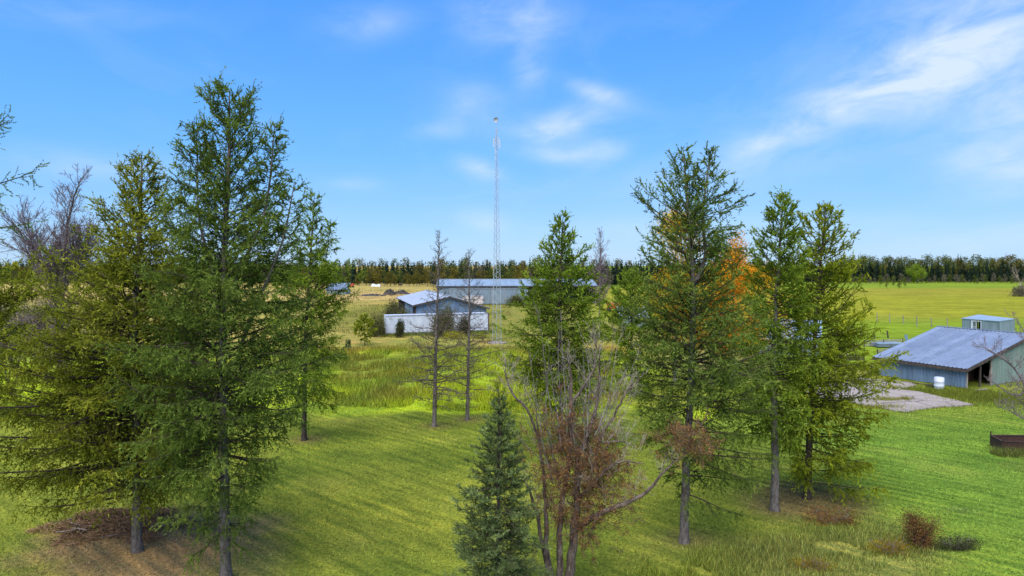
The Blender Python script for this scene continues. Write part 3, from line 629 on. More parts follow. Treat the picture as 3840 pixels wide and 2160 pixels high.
D = 54.0
twiggy('bare_tree', 'leafless purplish tree at upper left, behind the olive larch', [*P(235, 1500, D)[:2], 0],
    [([[*P(238, 1500, D)[:2], -.1], P(232, 1200, D), P(245, 950, D), P(262, 800, D + .5), P(300, 672, D)], .2),
     ([[*P(225, 1500, D)[:2], -.1], P(215, 1200, D + 1), P(215, 1000, D), P(232, 860, D)], .15),
     ([P(225, 1200, D), P(180, 1050, D - .5), P(120, 920, D), P(85, 800, D)], .09), ([P(238, 1100, D), P(290, 980, D + 1), P(335, 870, D)], .07)],
    41, ('bark_brown', 'bark_purple'), 230, 4.2, (3.6, 5.5), elev=(25, 62), tr=.012, tk=2.6, wob=.12)
for q, (px, py, hh_, n_) in enumerate(((60, 1440, 7.5, 90), (150, 1450, 6.5, 90), (235, 1460, 5.5, 60), (0, 1450, 6.5, 80))):
    b = G(px, py); b[1] += q % 2
    twiggy('bare_thicket_shrub', ('grey leafless shrub in the thicket, second from the left edge', 'grey leafless shrub below the purplish bare tree', 'low grey leafless shrub right of the bare tree trunk', 'grey leafless shrub cut by the left edge')[q], b,
        [([b, b + [rx, ry, hh_ * .5], b + [rx * 1.8, ry * 1.8, hh_ * (.75 + .05 * j)]], .05) for j, (rx, ry) in enumerate(((-.8, .2), (.7, -.4), (.1, .7), (-.2, -.6)))],
        50 + q, ('bark_purple', 'bark_purple'), n_, 2.4, (5, 6), cat='shrub', elev=(20, 70), tk=2.4, group='grey leafless shrubs at the left edge')
D = 100.0
twiggy('bare_tree', 'thin leafless birch against the sky right of the bright green larch', [*P(2252, 1100, D)[:2], 0],
    [([[*P(2250, 1272, D)[:2], -.1], P(2250, 1050, D), P(2252, 874, D)], .14)], 42, ('bark_purple', 'bark_purple'), 110, 3.4, (3, 4), elev=(35, 65), tr=.008, tk=3.5)
# dead multi-stemmed tree
D = 22.6; bz = lambda px: np.array([*P(px, 2000, D)[:2], -.1])
DT = [([bz(2085), P(2055, 2140, D), P(2020, 1960, D - .2), P(1985, 1840, D - .3), P(1962, 1800, D - .3)], .085),
      ([bz(2090), P(2058, 2120, D), P(2048, 1930, D + .1), P(2040, 1800, D + .2), P(2022, 1650, D + .2), P(2010, 1510, D + .2)], .10),
      ([bz(2098), P(2102, 2100, D), P(2100, 1950, D + .2), P(2130, 1760, D), P(2140, 1520, D), P(2138, 1400, D), P(2125, 1300, D)], .12),
      ([bz(2115), P(2140, 2130, D), P(2150, 2000, D), P(2165, 1880, D), P(2170, 1720, D - .1), P(2215, 1600, D), P(2245, 1480, D), P(2250, 1300, D)], .17),
      ([P(2160, 1985, D), P(2240, 1930, D - .5), P(2330, 1895, D - .8), P(2420, 1850, D - 1.0), P(2490, 1770, D - 1.1), P(2560, 1710, D - 1.1)], .10),
      ([P(2165, 1870, D), P(2210, 1830, D - .4), P(2270, 1770, D - .7), P(2330, 1730, D - .9), P(2420, 1740, D - 1)], .06),
      ([P(2245, 1650, D), P(2300, 1560, D + .3), P(2360, 1460, D + .3), P(2420, 1400, D + .3)], .045),
      ([P(2020, 1640, D + .2), P(1990, 1560, D), P(1925, 1480, D - .2), P(1898, 1410, D - .2), P(1896, 1352, D - .2)], .045),
      ([P(2135, 1520, D), P(2190, 1450, D), P(2225, 1380, D), P(2235, 1300, D), P(2225, 1240, D)], .05),
      ([P(2230, 1640, D), P(2275, 1660, D - .4), P(2340, 1655, D - .6), P(2410, 1690, D - .7)], .03)]
rx0 = P(2170, 1790, D)
def dead_sel(q):
    sx_ = q[:, 0] * F / q[:, 1] + 1920; sy_ = 992 + (H - q[:, 2]) * F / q[:, 1]
    a = ((sx_ - 2170) / 190) ** 2 + ((sy_ - 1790) / 200) ** 2 < 1
    b = ((sx_ - 2590) / 120) ** 2 + ((sy_ - 1670) / 90) ** 2 < 1
    return a | b
dead = twiggy('dead_tree', 'dead many-stemmed tree with bleached crooked twigs and clinging brown leaves', bz(2100) + [0, 0, .1], DT, 43, ('bark_dead', 'bark_pale'), 170, 1.5, (7, 7), elev=(25, 82), wob=.27, up=.35, tr=.0048, tk=.85)
rng = np.random.default_rng(431); TW, LF = MB(), MB()
for (ex, ey, ew, eh, nn_) in ((2150, 1790, 150, 190, 400), (2260, 1780, 110, 120, 150), (2190, 2000, 50, 80, 40), (2590, 1665, 80, 50, 70), (2120, 1640, 80, 60, 60)):
    a_ = rng.uniform(0, 6.283, nn_); q_ = np.sqrt(rng.random(nn_)); dd = 22.6 + rng.normal(0, .5, nn_) - (1.0 if ex > 2500 else 0)
    p_ = np.array([P(ex + ew * a1, ey + eh * q1, d1) for a1, q1, d1 in zip(rng.normal(0, .62, nn_), rng.normal(0, .6, nn_), dd)])
    c_ = grow(p_, rng.normal(size=(nn_, 3)) + [0, 0, .6], rng.uniform(.3, .8, nn_), 6, rng, .1, .2, .35); TW.tube(c_, np.full(nn_, .009), np.full(nn_, .004), 3)
    i_ = np.repeat(np.arange(nn_), 5); b_, t_ = along(c_, i_, rng.random(len(i_))); c2_ = grow(b_, nrm(t_ + rng.normal(0, .8, t_.shape)), rng.uniform(.1, .3, len(i_)), 3, rng, .1, .1, .3); TW.tube(c2_, np.full(len(c2_), .005), np.full(len(c2_), .003), 3)
    k_ = np.repeat(np.arange(len(c2_)), 15); l_, _ = along(c2_, k_, rng.random(len(k_))); l_ += rng.normal(0, .045, l_.shape); LF.leaves(l_, .032, np.repeat(rng.normal(.45, .15, len(c2_)), 15) + rng.normal(0, .15, len(l_)), rng, -.3)
FN = MB(); nf = 30; a_ = rng.uniform(-1, 1, nf)
p_ = np.array([P(2150 + 85 * a1, 1830 - rng.uniform(0, 200), 22.6 + rng.normal(0, .35)) for a1 in a_])
c_ = grow(p_, np.column_stack([a_ * .42 + rng.normal(0, .12, nf), rng.normal(0, .2, nf), np.ones(nf)]), rng.uniform(2.2, 4.6, nf), 12, rng, 0, .12, .17); FN.tube(c_, rng.uniform(.013, .024, nf), np.full(nf, .004), 4)
i_ = np.repeat(np.arange(nf), 16); b_, t_ = along(c_, i_, rng.uniform(.15, 1, len(i_))); c2_ = grow(b_, nrm(t_ + rng.normal(0, .55, t_.shape)), rng.uniform(.2, .7, len(i_)), 5, rng, 0, .4, .35); FN.tube(c2_, np.full(len(c2_), .006), np.full(len(c2_), .003), 3)
FN.build('upright_stems', M['bark_grey'], dead)
TW.build('twigs', M['bark_brown'], dead); LF.build('dead_leaves', M['dead_leaf'], dead)
# stump at its foot
st = MB(); b = np.array([*P(2075, 2000, 22.2)[:2], 0]); st.tube(spline([b, b + [0.02, 0, .35], b + [.03, .02, .62]], 6)[None], None, None, 9, radii=np.array([[.16, .13, .12, .12, .11, .09]]))
tag(st.build('broken_stump', M['bark_pale'], smooth=True), 'broken grey stump at the foot of the dead tree', 'stump')

# brown leafy shrub branch in front of twin-topped larch
def bush(kind_name, label, c, rx, ry, rz, mat, n, size, seed, stems=7, cat='bush', group=None, clumps=14, tint=.45, limb='bark_grey'):
    rng = np.random.default_rng(seed); c = np.asarray(c, float); root = thing(kind_name, c, label, cat, group)
    cc = nrm(rng.normal(size=(clumps, 3))) * rng.uniform(.25, .8, (clumps, 1)); cc[:, 2] = np.abs(cc[:, 2]) ** .8
    cc = c + cc * [rx, ry, rz * 1.0] + [0, 0, rz * .08]
    i = rng.integers(0, clumps, n); q = cc[i] + rng.normal(size=(n, 3)) * np.array([rx, ry, rz]) * .19; q[:, 2] = np.abs(q[:, 2] - .02)
    tn = rng.normal(0, .12, clumps)
    b_ = MB(); b_.leaves(q, size, tint + tn[i] + rng.normal(0, .12, n), rng, .4); 
    s_ = MB(); p = np.repeat(c[None], len(cc), 0) + rng.normal(0, .1, (len(cc), 3)) * [rx, ry, 0]; d = cc - p; cv = grow(p, nrm(d), np.linalg.norm(d, axis=1) * 1.15, 5, rng, -.2, .1, .1)
    s_.tube(cv, np.full(len(cv), .005 + .011 * rz), np.full(len(cv), .004), 4)
    k = 9; i2 = np.repeat(np.arange(len(cv)), k); p2, t2 = along(cv, i2, rng.uniform(.3, 1, len(i2))); cv2 = grow(p2, nrm(t2 + rng.normal(0, .6, p2.shape)), rng.uniform(.15, .4, len(p2)) * rz, 3, rng, 0, .3, .2)
    s_.tube(cv2, np.full(len(cv2), .003 + .002 * rz), np.full(len(cv2), .003), 3)
    s_.build('stems', M[limb], root); b_.build('crown', M[mat], root); return root

for q, (px, py, rx_, rz_, lab) in enumerate(((30, 1300, 4.5, 7.0, 'grey brown thicket bush cut by the left edge of the picture'), (150, 1290, 4.0, 7.5, 'grey brown thicket bush under the purplish bare tree'), (255, 1300, 3.5, 6.0, 'grey brown thicket bush half hidden by the olive larch'), (-70, 1250, 5.0, 7.5, 'grey brown thicket bush just outside the left edge'))):
    bush('thicket_bush', lab, G(px, py), rx_, 2.0, rz_, 'far_leaf_grey', 6500, .13, 150 + q, group='thicket at the left edge', clumps=60, tint=.35)
bush('shrub', 'dark brown shrub in the rough grass at lower right', G(3445, 2050), 1.0, .75, 1.3, 'dead_leaf', 7200, .035, 60, tint=.25, clumps=22, limb='bark_dark')
bush('shrub', 'straggling dark green weed clump right of the dark brown shrub', G(3590, 2060), 1.1, .4, .5, 'darkbush', 2600, .04, 601, clumps=20)
bush('dry_weed_clump', 'yellow brown dry weeds left of the dark brown shrub', G(3330, 2075), 1.0, .5, .55, 'gold', 2600, .03, 602, cat='plant', tint=.05, clumps=24)
bush('dry_weed_clump', 'golden weed clump at the bottom edge, right of the dead tree', G(3060, 2140), .9, .5, .5, 'gold', 2200, .03, 603, cat='plant', tint=.02, clumps=20)
bush('shrub', 'low brown shrub under the larch pair', G(3110, 1960), 1.3, .8, .7, 'dead_leaf', 3200, .04, 61, tint=.3)
bush('willow_bush', 'large olive willow bush growing against the white semi trailer', G(1668, 1262), 2.3, 1.5, 4.6, 'bushy', 9000, .14, 62, clumps=30)
bush('willow_bush', 'darker bush hugging the trailer just right of the large willow', G(1738, 1256), 1.3, 1.0, 3.0, 'darkbush', 5000, .13, 63, clumps=18)
bush('willow_bush', 'narrow dark shrub in front of the left end of the white trailer', G(1500, 1266), .85, .7, 2.6, 'darkbush', 4200, .11, 64, clumps=16)
bush('willow_bush', 'grey green bush at the back left corner of the middle shed', G(1478, 1222), 2.4, 1.8, 4.4, 'darkbush', 7000, .16, 65, clumps=26, tint=.6)
bush('willow_bush', 'rounded bush beside the open side of the middle shed', G(1512, 1228), 1.6, 1.4, 3.1, 'bushy', 5000, .15, 66, clumps=18)
bush('willow_bush', 'tall olive bush touching the left end of the white trailer', G(1418, 1262), 1.5, 1.2, 3.4, 'bushy', 6000, .13, 67, clumps=20, tint=.55)
bush('willow_bush', 'weedy bush against the doors of the long shed', G(1935, 1148), 3.2, 1.8, 2.6, 'bushy', 4000, .2, 68, clumps=18)
bush('willow_bush', 'dense green bush filling the open bay of the long shed', G(2010, 1146), 3.4, 2.0, 4.6, 'darkbush', 5000, .24, 69, clumps=20)
bush('goldenrod_clump', 'yellow flowering weeds in front of the trailer', G(1700, 1272), 2.2, .8, 1.1, 'goldenrod', 3000, .08, 70, cat='plant', clumps=24)
bush('goldenrod_clump', 'yellow green weeds by the right end of the trailer', G(1800, 1268), 1.6, .8, 1.0, 'goldenrod', 1800, .08, 71, cat='plant', tint=.2, clumps=16)

# autumn aspens behind the right larches
def leafy(kind_name, label, base, height, r, mats, seed, n, size, cat='tree', group=None, low=.25, clumps=40):
    rng = np.random.default_rng(seed); base = np.asarray(base, float); root = thing(kind_name, base, label, cat, group)
    T_, L_, C_ = MB(), MB(), MB(); ax = spline([base - [0, 0, .1], base + [.1, 0, height * .5], base + [-.1, .1, height * .97]], 14); T_.tube(ax[None], np.array([.02 * height * .6]), np.array([.02]), 7)
    h = low + (1 - low) * rng.random(clumps) ** .9; a = rng.uniform(0, 6.283, clumps); rr = r * np.sin(np.pi * np.clip((h - low) / (1 - low) * .85 + .12, 0, 1)) ** .7 * np.sqrt(rng.random(clumps))
    cc = base + np.column_stack([np.cos(a) * rr, np.sin(a) * rr, h * height])
    p = base + np.column_stack([np.zeros(clumps), np.zeros(clumps), np.maximum(h * height - rr * .8, height * .15)]); d = cc - p; cv = grow(p, nrm(d + 1e-3), np.linalg.norm(d, axis=1) + .1, 5, rng, 0, .1, .1)
    L_.tube(cv, np.full(clumps, .035), np.full(clumps, .01), 4)
    i = rng.integers(0, clumps, n); q = cc[i] + rng.normal(size=(n, 3)) * np.array([.2 * r, .2 * r, .2 * r]) ; tn = rng.normal(0, .15, clumps)
    C_.leaves(q, size, .5 + tn[i] + rng.normal(0, .12, n), rng)
    T_.build('trunk', M[mats[1]], root, smooth=True); L_.build('limbs', M[mats[1]], root); C_.build('crown', M[mats[0]], root); return root
leafy('aspen_tree', 'vivid orange autumn tree behind the twin-topped larch, on its right', G(2745, 1455), 13.5, 2.4, ('orange', 'bark_grey'), 80, 19000, .12)
leafy('aspen_tree', 'golden autumn tree seen through the twin-topped larch', G(2530, 1450), 15.2, 3.2, ('gold', 'bark_grey'), 81, 22000, .12)
leafy('aspen_tree', 'small orange tree low behind the twin-topped larch', G(2670, 1440), 8.0, 1.8, ('orange', 'bark_grey'), 84, 8000, .11)
leafy('aspen_tree', 'yellow autumn tree behind the left larch of the pair', G(2860, 1430), 10.5, 2.4, ('gold', 'bark_grey'), 82, 8000, .11)
leafy('poplar_tree', 'lone light green tree standing before the dark spruce wall at far right', G(3437, 1063), 10.5, 4.6, ('larch_green', 'bark_grey'), 83, 5000, .38)

# bare shrub reaching in at right edge
def rb(px, py, dd): return P(px, py, dd)
twiggy('bare_bush', 'leafless branching bush reaching in from the right edge before the barn', [*rb(3960, 1500, 36)[:2], 0],
    [([[*rb(3960, 1500, 36)[:2], -.1], rb(3900, 1600, 36), rb(3830, 1420, 36), rb(3740, 1330, 36), rb(3650, 1290, 36)], .06),
     ([[*rb(3970, 1500, 36)[:2], -.1], rb(3880, 1500, 35.5), rb(3800, 1480, 35.5), rb(3700, 1420, 35.5)], .06),
     ([[*rb(3980, 1500, 36)[:2], -.1], rb(3920, 1400, 36.5), rb(3860, 1280, 36.5), rb(3800, 1180, 36.5)], .06),
     ([[*rb(3960, 1500, 36)[:2], -.1], rb(3900, 1620, 36), rb(3820, 1560, 36), rb(3740, 1520, 36)], .05)], 44, ('bark_purple', 'bark_purple'), 150, 1.7, (5, 6), cat='bush', elev=(10, 60), tr=.008, tk=1.7)

# brush pile under the left trees
rng = np.random.default_rng(90); bp = thing('brush_pile', G(420, 1975), 'heap of reddish dead twigs on the ground under the left trees', 'brush pile')
n = 3600; a = rng.uniform(0, 6.283, n); q = np.sqrt(rng.random(n)); c0 = G(440, 1975)
q = q * (.7 + .5 * np.sin(a * 3 + 1) ** 2); p = np.column_stack([c0[0] + 3.0 * q * np.cos(a), c0[1] + 1.9 * q * np.sin(a), rng.random(n) * .75 * np.clip(1 - q * .8, .1, 1)])
cv = grow(p, rng.normal(size=(n, 3)) * [1, 1, .25], rng.uniform(.12, .5, n), 2, rng, .1, 0, .2); tw = MB(); tw.tube(cv, np.full(n, .013), np.full(n, .007), 3, tint=.45 + rng.normal(0, .2, n)); tw.build('twigs', M['twig_heap'], bp)
n = 16; p = np.column_stack([c0[0] + rng.uniform(-2.2, 2.2, n), c0[1] + rng.uniform(-1.2, 1.2, n), rng.uniform(.1, .35, n)]); cv = grow(p, rng.normal(size=(n, 3)) * [1, 1, .15], rng.uniform(.8, 1.8, n), 5, rng, .05, 0, .12)

for c_ in cv: tw = MB(); tw.tube(c_[None], np.array([.03]), np.array([.01]), 5); tw.build('branch', M['bark_pale'], bp)

# ------------------------------------------------------------------ corrugated sheets
def profile(w_, rib=.3, hh=.035):
    xs = []; k = max(1, int(round(w_ / rib))); p = w_ / k
    for i in range(k):
        x = i * p; xs += [(x, 0), (x + p * .62, 0), (x + p * .74, hh), (x + p * .88, hh), (x + p * .995, 0)]
    return xs
def panels(root, name, p0, p1, z0, ztop, mat, outward, w_=.9, skip=(), rib=.3, hh=.035, off=0.03, rng=None, ztopf=None, zbotf=None):
    """vertical corrugated sheets from p0 to p1; ztop may be a function of distance along"""
    p0 = np.asarray(p0[:2], float); p1 = np.asarray(p1[:2], float); L = np.linalg.norm(p1 - p0); u = (p1 - p0) / L
    nrm_ = np.array([u[1], -u[0]]) * outward; n = max(1, int(round(L / w_))); ww = L / n; zt = ztop if callable(ztop) else (lambda s: ztop)
    rg_ = np.random.default_rng(int(abs(p0[0] * 77 + L * 13)))
    for i in range(n):
        s0 = i * ww; sm = s0 + ww / 2
        if any(a <= sm <= b for a, b in skip): continue
        pr = profile(ww - .004, rib, hh); jit = rg_.uniform(0, .012); v = []; dz = rg_.uniform(-.02, .02)
        for x, hgt in pr:
            q = p0 + u * (s0 + x) + nrm_ * (off + hgt + jit)
            v += [(q[0], q[1], z0 + dz), (q[0], q[1], zt(s0 + x) + dz * .3)]
        m_ = len(pr); f = [(2 * j, 2 * j + 2, 2 * j + 3, 2 * j + 1) for j in range(m_ - 1)]
        b_ = MB(); b_.quads(v, f); b_.build(name, mat, root)
def roofsheets(root, name, a0, a1, b0, b1, mat, w_=.9, rib=.3, hh=.035, lift=.05):
    """sheets running from eave a0-a1 up to ridge b0-b1"""
    a0, a1, b0, b1 = [np.asarray(q, float) for q in (a0, a1, b0, b1)]; L = np.linalg.norm(a1 - a0); n = max(1, int(round(L / w_)))
    nn = nrm(np.cross(a1 - a0, b0 - a0)); nn = nn if nn[2] > 0 else -nn; rg_ = np.random.default_rng(int(L * 31))
    for i in range(n):
        pr = profile(L / n - .004, rib, hh); v = []; jit = rg_.uniform(0, .01)
        for x, hgt in pr:
            f_ = (i * L / n + x) / L
            for lo, hi, ex in ((a0, a1, 0), (b0, b1, 1)): v.append(lo + (hi - lo) * f_ + nn * (lift + hgt + jit))
        m_ = len(pr); b_ = MB(); b_.quads(v, [(2 * j, 2 * j + 2, 2 * j + 3, 2 * j + 1) for j in range(m_ - 1)]); b_.build(name, mat, root)
def slab(root, name, quad, th, mat):
    q = [np.asarray(p_, float) for p_ in quad]; nn = nrm(np.cross(q[1] - q[0], q[3] - q[0])); nn = nn if nn[2] > 0 else -nn
    b_ = MB(); b_.hexa([p_ - nn * th for p_ in q], q); return b_.build(name, mat, root)
def v3(p, z): return np.array([p[0], p[1], z])

# ---- long shed
ang = .07; u = np.array([math.cos(ang), math.sin(ang)]); v = np.array([-math.sin(ang), math.cos(ang)])
O = np.array([-20.4, 186.5]); LEN, DEP, EV, RG = 44.0, 16.0, 5.1, 6.75
A = lambda s, t: O + u * s + v * t
ls = thing('long_shed', v3(A(LEN / 2, 0), 0), 'long galvanised machine shed at the back with tall sliding doors', 'shed')
CL = 24.8
panels(ls, 'wall_sheet', A(0, 0), A(CL, 0), .1, EV, M['metal_wall'], 1, skip=[])
panels(ls, 'wall_sheet', A(0, DEP), A(0, 0), .1, lambda s: EV + (RG - EV) * (1 - abs(s - DEP / 2) / (DEP / 2)), M['metal_wall'], 1, w_=1.0)
panels(ls, 'wall_sheet', A(LEN, 0), A(LEN, DEP), .1, lambda s: EV + (RG - EV) * (1 - abs(s - DEP / 2) / (DEP / 2)), M['metal_wall'], 1, w_=1.0)
panels(ls, 'wall_sheet', A(0, DEP), A(LEN, DEP), .1, EV, M['metal_wall'], -1, w_=1.4)
for s0, s1 in ((3.3, 9.7), (9.9, 14.6), (14.8, 18.2), (18.4, 22.0)):
    d = MB(); z1 = 4.35
    for x in np.arange(s0, s1 - .05, .42):
        e = min(x + .38, s1); p_, q_ = A(x, -.16), A(e, -.16); d.hexa([v3(p_, .25), v3(q_, .25), v3(A(e, -.11), .25), v3(A(x, -.11), .25)], [v3(p_, z1), v3(q_, z1), v3(A(e, -.11), z1), v3(A(x, -.11), z1)])
    do = d.build('sliding_door', M['metal_wall'], ls)
    fr = MB(); fr.beam(v3(A(s0, -.19), .2), v3(A(s0, -.19), 4.4), .09); fr.beam(v3(A(s1, -.19), .2), v3(A(s1, -.19), 4.4), .09); fr.beam(v3(A(s0, -.19), 4.3), v3(A(s1, -.19), 4.3), .09); fr.build('frame', M['trim_grey'], do)
rl = MB(); rl.beam(v3(A(3, -.22), 4.47), v3(A(22.5, -.22), 4.47), .12, .14); rl.build('door_rail', M['trim_grey'], ls)
tr_ = MB()
for s_ in (0, CL): tr_.beam(v3(A(s_, -.13), .1), v3(A(s_, -.13), EV - .06), .22)
tr_.build('corner_trim', M['white_paint'], ls)
for s_ in np.arange(CL + 3.8, LEN, 3.8):
    q_ = MB(); q_.beam(v3(A(s_, 0), 0), v3(A(s_, 0), EV), .2); q_.build('post', M['grey_wood'], ls)
ra = [v3(A(-.3, -.4), EV - .02), v3(A(LEN + .3, -.4), EV - .02), v3(A(LEN + .3, DEP / 2), RG), v3(A(-.3, DEP / 2), RG)]
rb2 = [v3(A(-.3, DEP + .4), EV - .02), v3(A(LEN + .3, DEP + .4), EV - .02), ra[2], ra[3]]
slab(ls, 'roof_deck', ra, .12, M['dark_wood']); slab(ls, 'roof_deck', rb2, .12, M['dark_wood'])
roofsheets(ls, 'roof_sheet', ra[0], ra[1], ra[3], ra[2], M['metal_roof_far'], 1.0); roofsheets(ls, 'roof_sheet', rb2[0], rb2[1], rb2[3], rb2[2], M['metal_roof_far'], 2.0)
rc = MB(); rc.beam(ra[3] + [0, 0, .12], ra[2] + [0, 0, .12], .4, .08); rc.build('ridge_cap', M['trim_grey'], ls)
fs = MB(); fs.beam(ra[0] - [0, .06, .12], ra[1] - [0, .06, .12], .06, .26); fs.build('fascia', M['dark_wood'], ls)

# ---- middle shed (low gable)
O2 = np.array([-16.5, 116.0]); u2 = nrm(np.array([.965, .262])); v2 = np.array([-u2[1], u2[0]])
B = lambda s, t: O2 + u2 * s + v2 * t
SA, SR, DP = 5.95, 12.4, 28.0; ZL, ZA, ZR = 4.15, 5.5, 3.55
gf = lambda s: (ZL + (ZA - ZL) * s / SA) if s < SA else (ZA - (ZA - ZR) * (s - SA) / (SR - SA))
ms = thing('gable_shed', v3(B(SR / 2, 0), 0), 'low gabled metal shed behind the white trailer, open on its left side', 'shed')
panels(ms, 'wall_sheet', B(0.1, 0), B(SR, 0), .1, lambda s: gf(s + .1) - .1, M['metal_wall_blue'], 1, w_=.85)
panels(ms, 'wall_sheet', B(SR, 0), B(SR, DP), .1, ZR - .1, M['metal_wall_blue'], 1, w_=1.2)
panels(ms, 'wall_sheet', B(0, DP), B(SR, DP), .1, lambda s: gf(s) - .1, M['metal_wall_blue'], -1, w_=1.2)
panels(ms, 'wall_sheet', B(0, 3.0), B(0, 15), .1, ZL - .1, M['metal_wall_blue'], -1, w_=.9)
for t_ in (0.05, 2.9, 15.1, 18.2, 21.3, 24.4, 27.6):
    q_ = MB(); q_.beam(v3(B(.1, t_), 0), v3(B(.1, t_), ZL - .1), .22); q_.build('post', M['dark_wood'], ms)
E0, E1 = v3(B(-.5, -.6), ZL - .1), v3(B(-.5, DP + .5), ZL - .1); R0, R1 = v3(B(SA, -.6), ZA), v3(B(SA, DP + .5), ZA); W0, W1 = v3(B(SR + .5, -.6), ZR - .15), v3(B(SR + .5, DP + .5), ZR - .15)
slab(ms, 'roof_deck', [E0, R0, R1, E1], .12, M['dark_wood']); slab(ms, 'roof_deck', [R0, W0, W1, R1], .12, M['dark_wood'])
roofsheets(ms, 'roof_sheet', E0, E1, R0, R1, M['metal_roof'], 1.0); roofsheets(ms, 'roof_sheet', W0, W1, R0, R1, M['metal_roof'], 1.0)
rc = MB(); rc.beam(R0 + [0, 0, .12], R1 + [0, 0, .12], .35, .08); rc.build('ridge_cap', M['trim_grey'], ms)
fs = MB(); fs.beam(E0 - [0, .05, .1], R0 - [0, .05, .1], .06, .25); fs.beam(R0 - [0, .05, .1], W0 - [0, .05, .1], .06, .25); fs.build('barge_board', M['dark_wood'], ms)

# ---- right barn
O3 = np.array([36.0, 67.6]); e3 = nrm(np.array([.457, -.89])); n3 = np.array([-e3[1], e3[0]])   # eave direction, into the building
Cc = lambda s, t: O3 + e3 * s + n3 * t
LE, WD, ZE, ZRG = 8.9, 10.5, 1.83, 4.35
rbn = thing('metal_barn', v3(Cc(LE / 2, WD), 0), 'low wide barn at right with big pale ribbed metal roof', 'barn')
gz3 = lambda s: ZE + (ZRG - ZE) * (s / WD if s < WD else (2 * WD - s) / WD)
panels(rbn, 'wall_sheet', Cc(.35, .35), Cc(LE - .3, .35), .05, ZE - .05, M['metal_wall_blue'], 1, w_=.6, rib=.3, hh=.06)
OP = 4.1
panels(rbn, 'wall_sheet', Cc(LE - .3, OP), Cc(LE - .3, 2 * WD - .3), .05, lambda s: gz3(s + OP) - .12, M['metal_green'], 1, w_=.9)
panels(rbn, 'wall_sheet', Cc(.35, .35), Cc(.35, 2 * WD - .3), .05, lambda s: gz3(s + .35) - .12, M['metal_wall_blue'], -1, w_=.9)
panels(rbn, 'wall_sheet', Cc(.35, 2 * WD - .35), Cc(LE - .3, 2 * WD - .35), .05, ZE - .05, M['metal_wall_blue'], -1, w_=.9)
iw = MB(); iw.beam(v3(Cc(LE - 2.6, .6), 1.0), v3(Cc(LE - 2.6, OP + 1.5), 1.0), .06, 2.0); iw.build('stall_partition', M['red_wall'], rbn)
for t_ in (.35, 2.4, OP):
    q_ = MB(); q_.beam(v3(Cc(LE - .3, t_), 0), v3(Cc(LE - .3, t_), gz3(t_) - .1), .14); q_.build('post', M['grey_wood'] if t_ != 2.4 else M['dark_wood'], rbn)
a0, a1, r0, r1 = v3(Cc(-.1, -.2), ZE - .05), v3(Cc(LE, -.2), ZE - .05), v3(Cc(-.1, WD), ZRG), v3(Cc(LE, WD), ZRG)
w0, w1 = v3(Cc(-.1, 2 * WD + .2), ZE - .05), v3(Cc(LE, 2 * WD + .2), ZE - .05)
slab(rbn, 'roof_deck', [a0, a1, r1, r0], .12, M['dark_wood']); slab(rbn, 'roof_deck', [w0, r0, r1, w1], .12, M['dark_wood'])
roofsheets(rbn, 'roof_sheet', a0, a1, r0, r1, M['metal_roof'], .75, .375, .065); roofsheets(rbn, 'roof_sheet', w0, w1, r0, r1, M['metal_roof'], .75, .25)
fs = MB(); fs.beam(a0 - [0.02, .04, .12], a1 - [.02, .04, .12], .05, .2); fs.beam(a1 - [0, .05, .12], r1 - [0, .05, .12], .05, .2); fs.build('fascia', M['dark_wood'], rbn)
rc = MB(); rc.beam(r0 + [0, 0, .11], r1 + [0, 0, .11], .3, .05); rc.build('ridge_cap', M['metal_roof'], rbn)

# barrel and things along the wall
bc = G(3521, 1460); bc[2] = 0; bar = thing('plastic_barrel', bc, 'white upright barrel standing against the blue metal wall of the barn', 'barrel')
q = MB(); rr_ = .40; zs_ = [0, .04, .30, .33, .36, .68, .71, .74, 1.02, 1.06]; rs_ = [.93, 1, 1, 1.045, 1, 1, 1.045, 1, 1, .93]
q.tube(np.array([[bc + [0, 0, z_] for z_ in zs_]]), None, None, 24, radii=np.array([[rr_ * r_ for r_ in rs_]])); q.build('body', M['white_plastic'], bar, smooth=True)
q = MB(); q.cyl(bc + [0, 0, 1.05], bc + [0, 0, 1.075], rr_ * .9, n=24); q.cyl(bc + [.15, 0, 1.075], bc + [.15, 0, 1.10], .05, n=10); q.build('lid', M['white_plastic'], bar)
tc_ = G(3492, 1452); tyre = MB(); an = np.linspace(0, 2 * math.pi, 24); tyre.tube(np.array([[tc_ + [.33 * math.cos(a_), .25 * math.sin(a_), .12] for a_ in an]]), np.array([.11]), np.array([.11]), 10)
tag(tyre.build('discarded_tyre', M['black'], smooth=True), 'black tyre lying beside the white barrel', 'tyre')
pp = MB(); cv = spline([G(3385, 1434) + [0, 0, .05], G(3420, 1437) + [0, 0, .09], G(3450, 1441) + [0, 0, .05], G(3475, 1443) + [0, 0, .05]], 14); pp.tube(cv[None], np.array([.05]), np.array([.05]), 6)
tag(pp.build('old_pipe', M['dark_wood']), 'dark pipe lying along the foot of the barn wall', 'pipe')
bd = MB(); q0, q1 = G(3660, 1467), G(3700, 1462); bd.beam(q0 + [0, 0, .08], q1 + [0, 0, .10], .3, .05); tag(bd.build('board', M['grey_wood']), 'pale board lying at the barn opening', 'board')

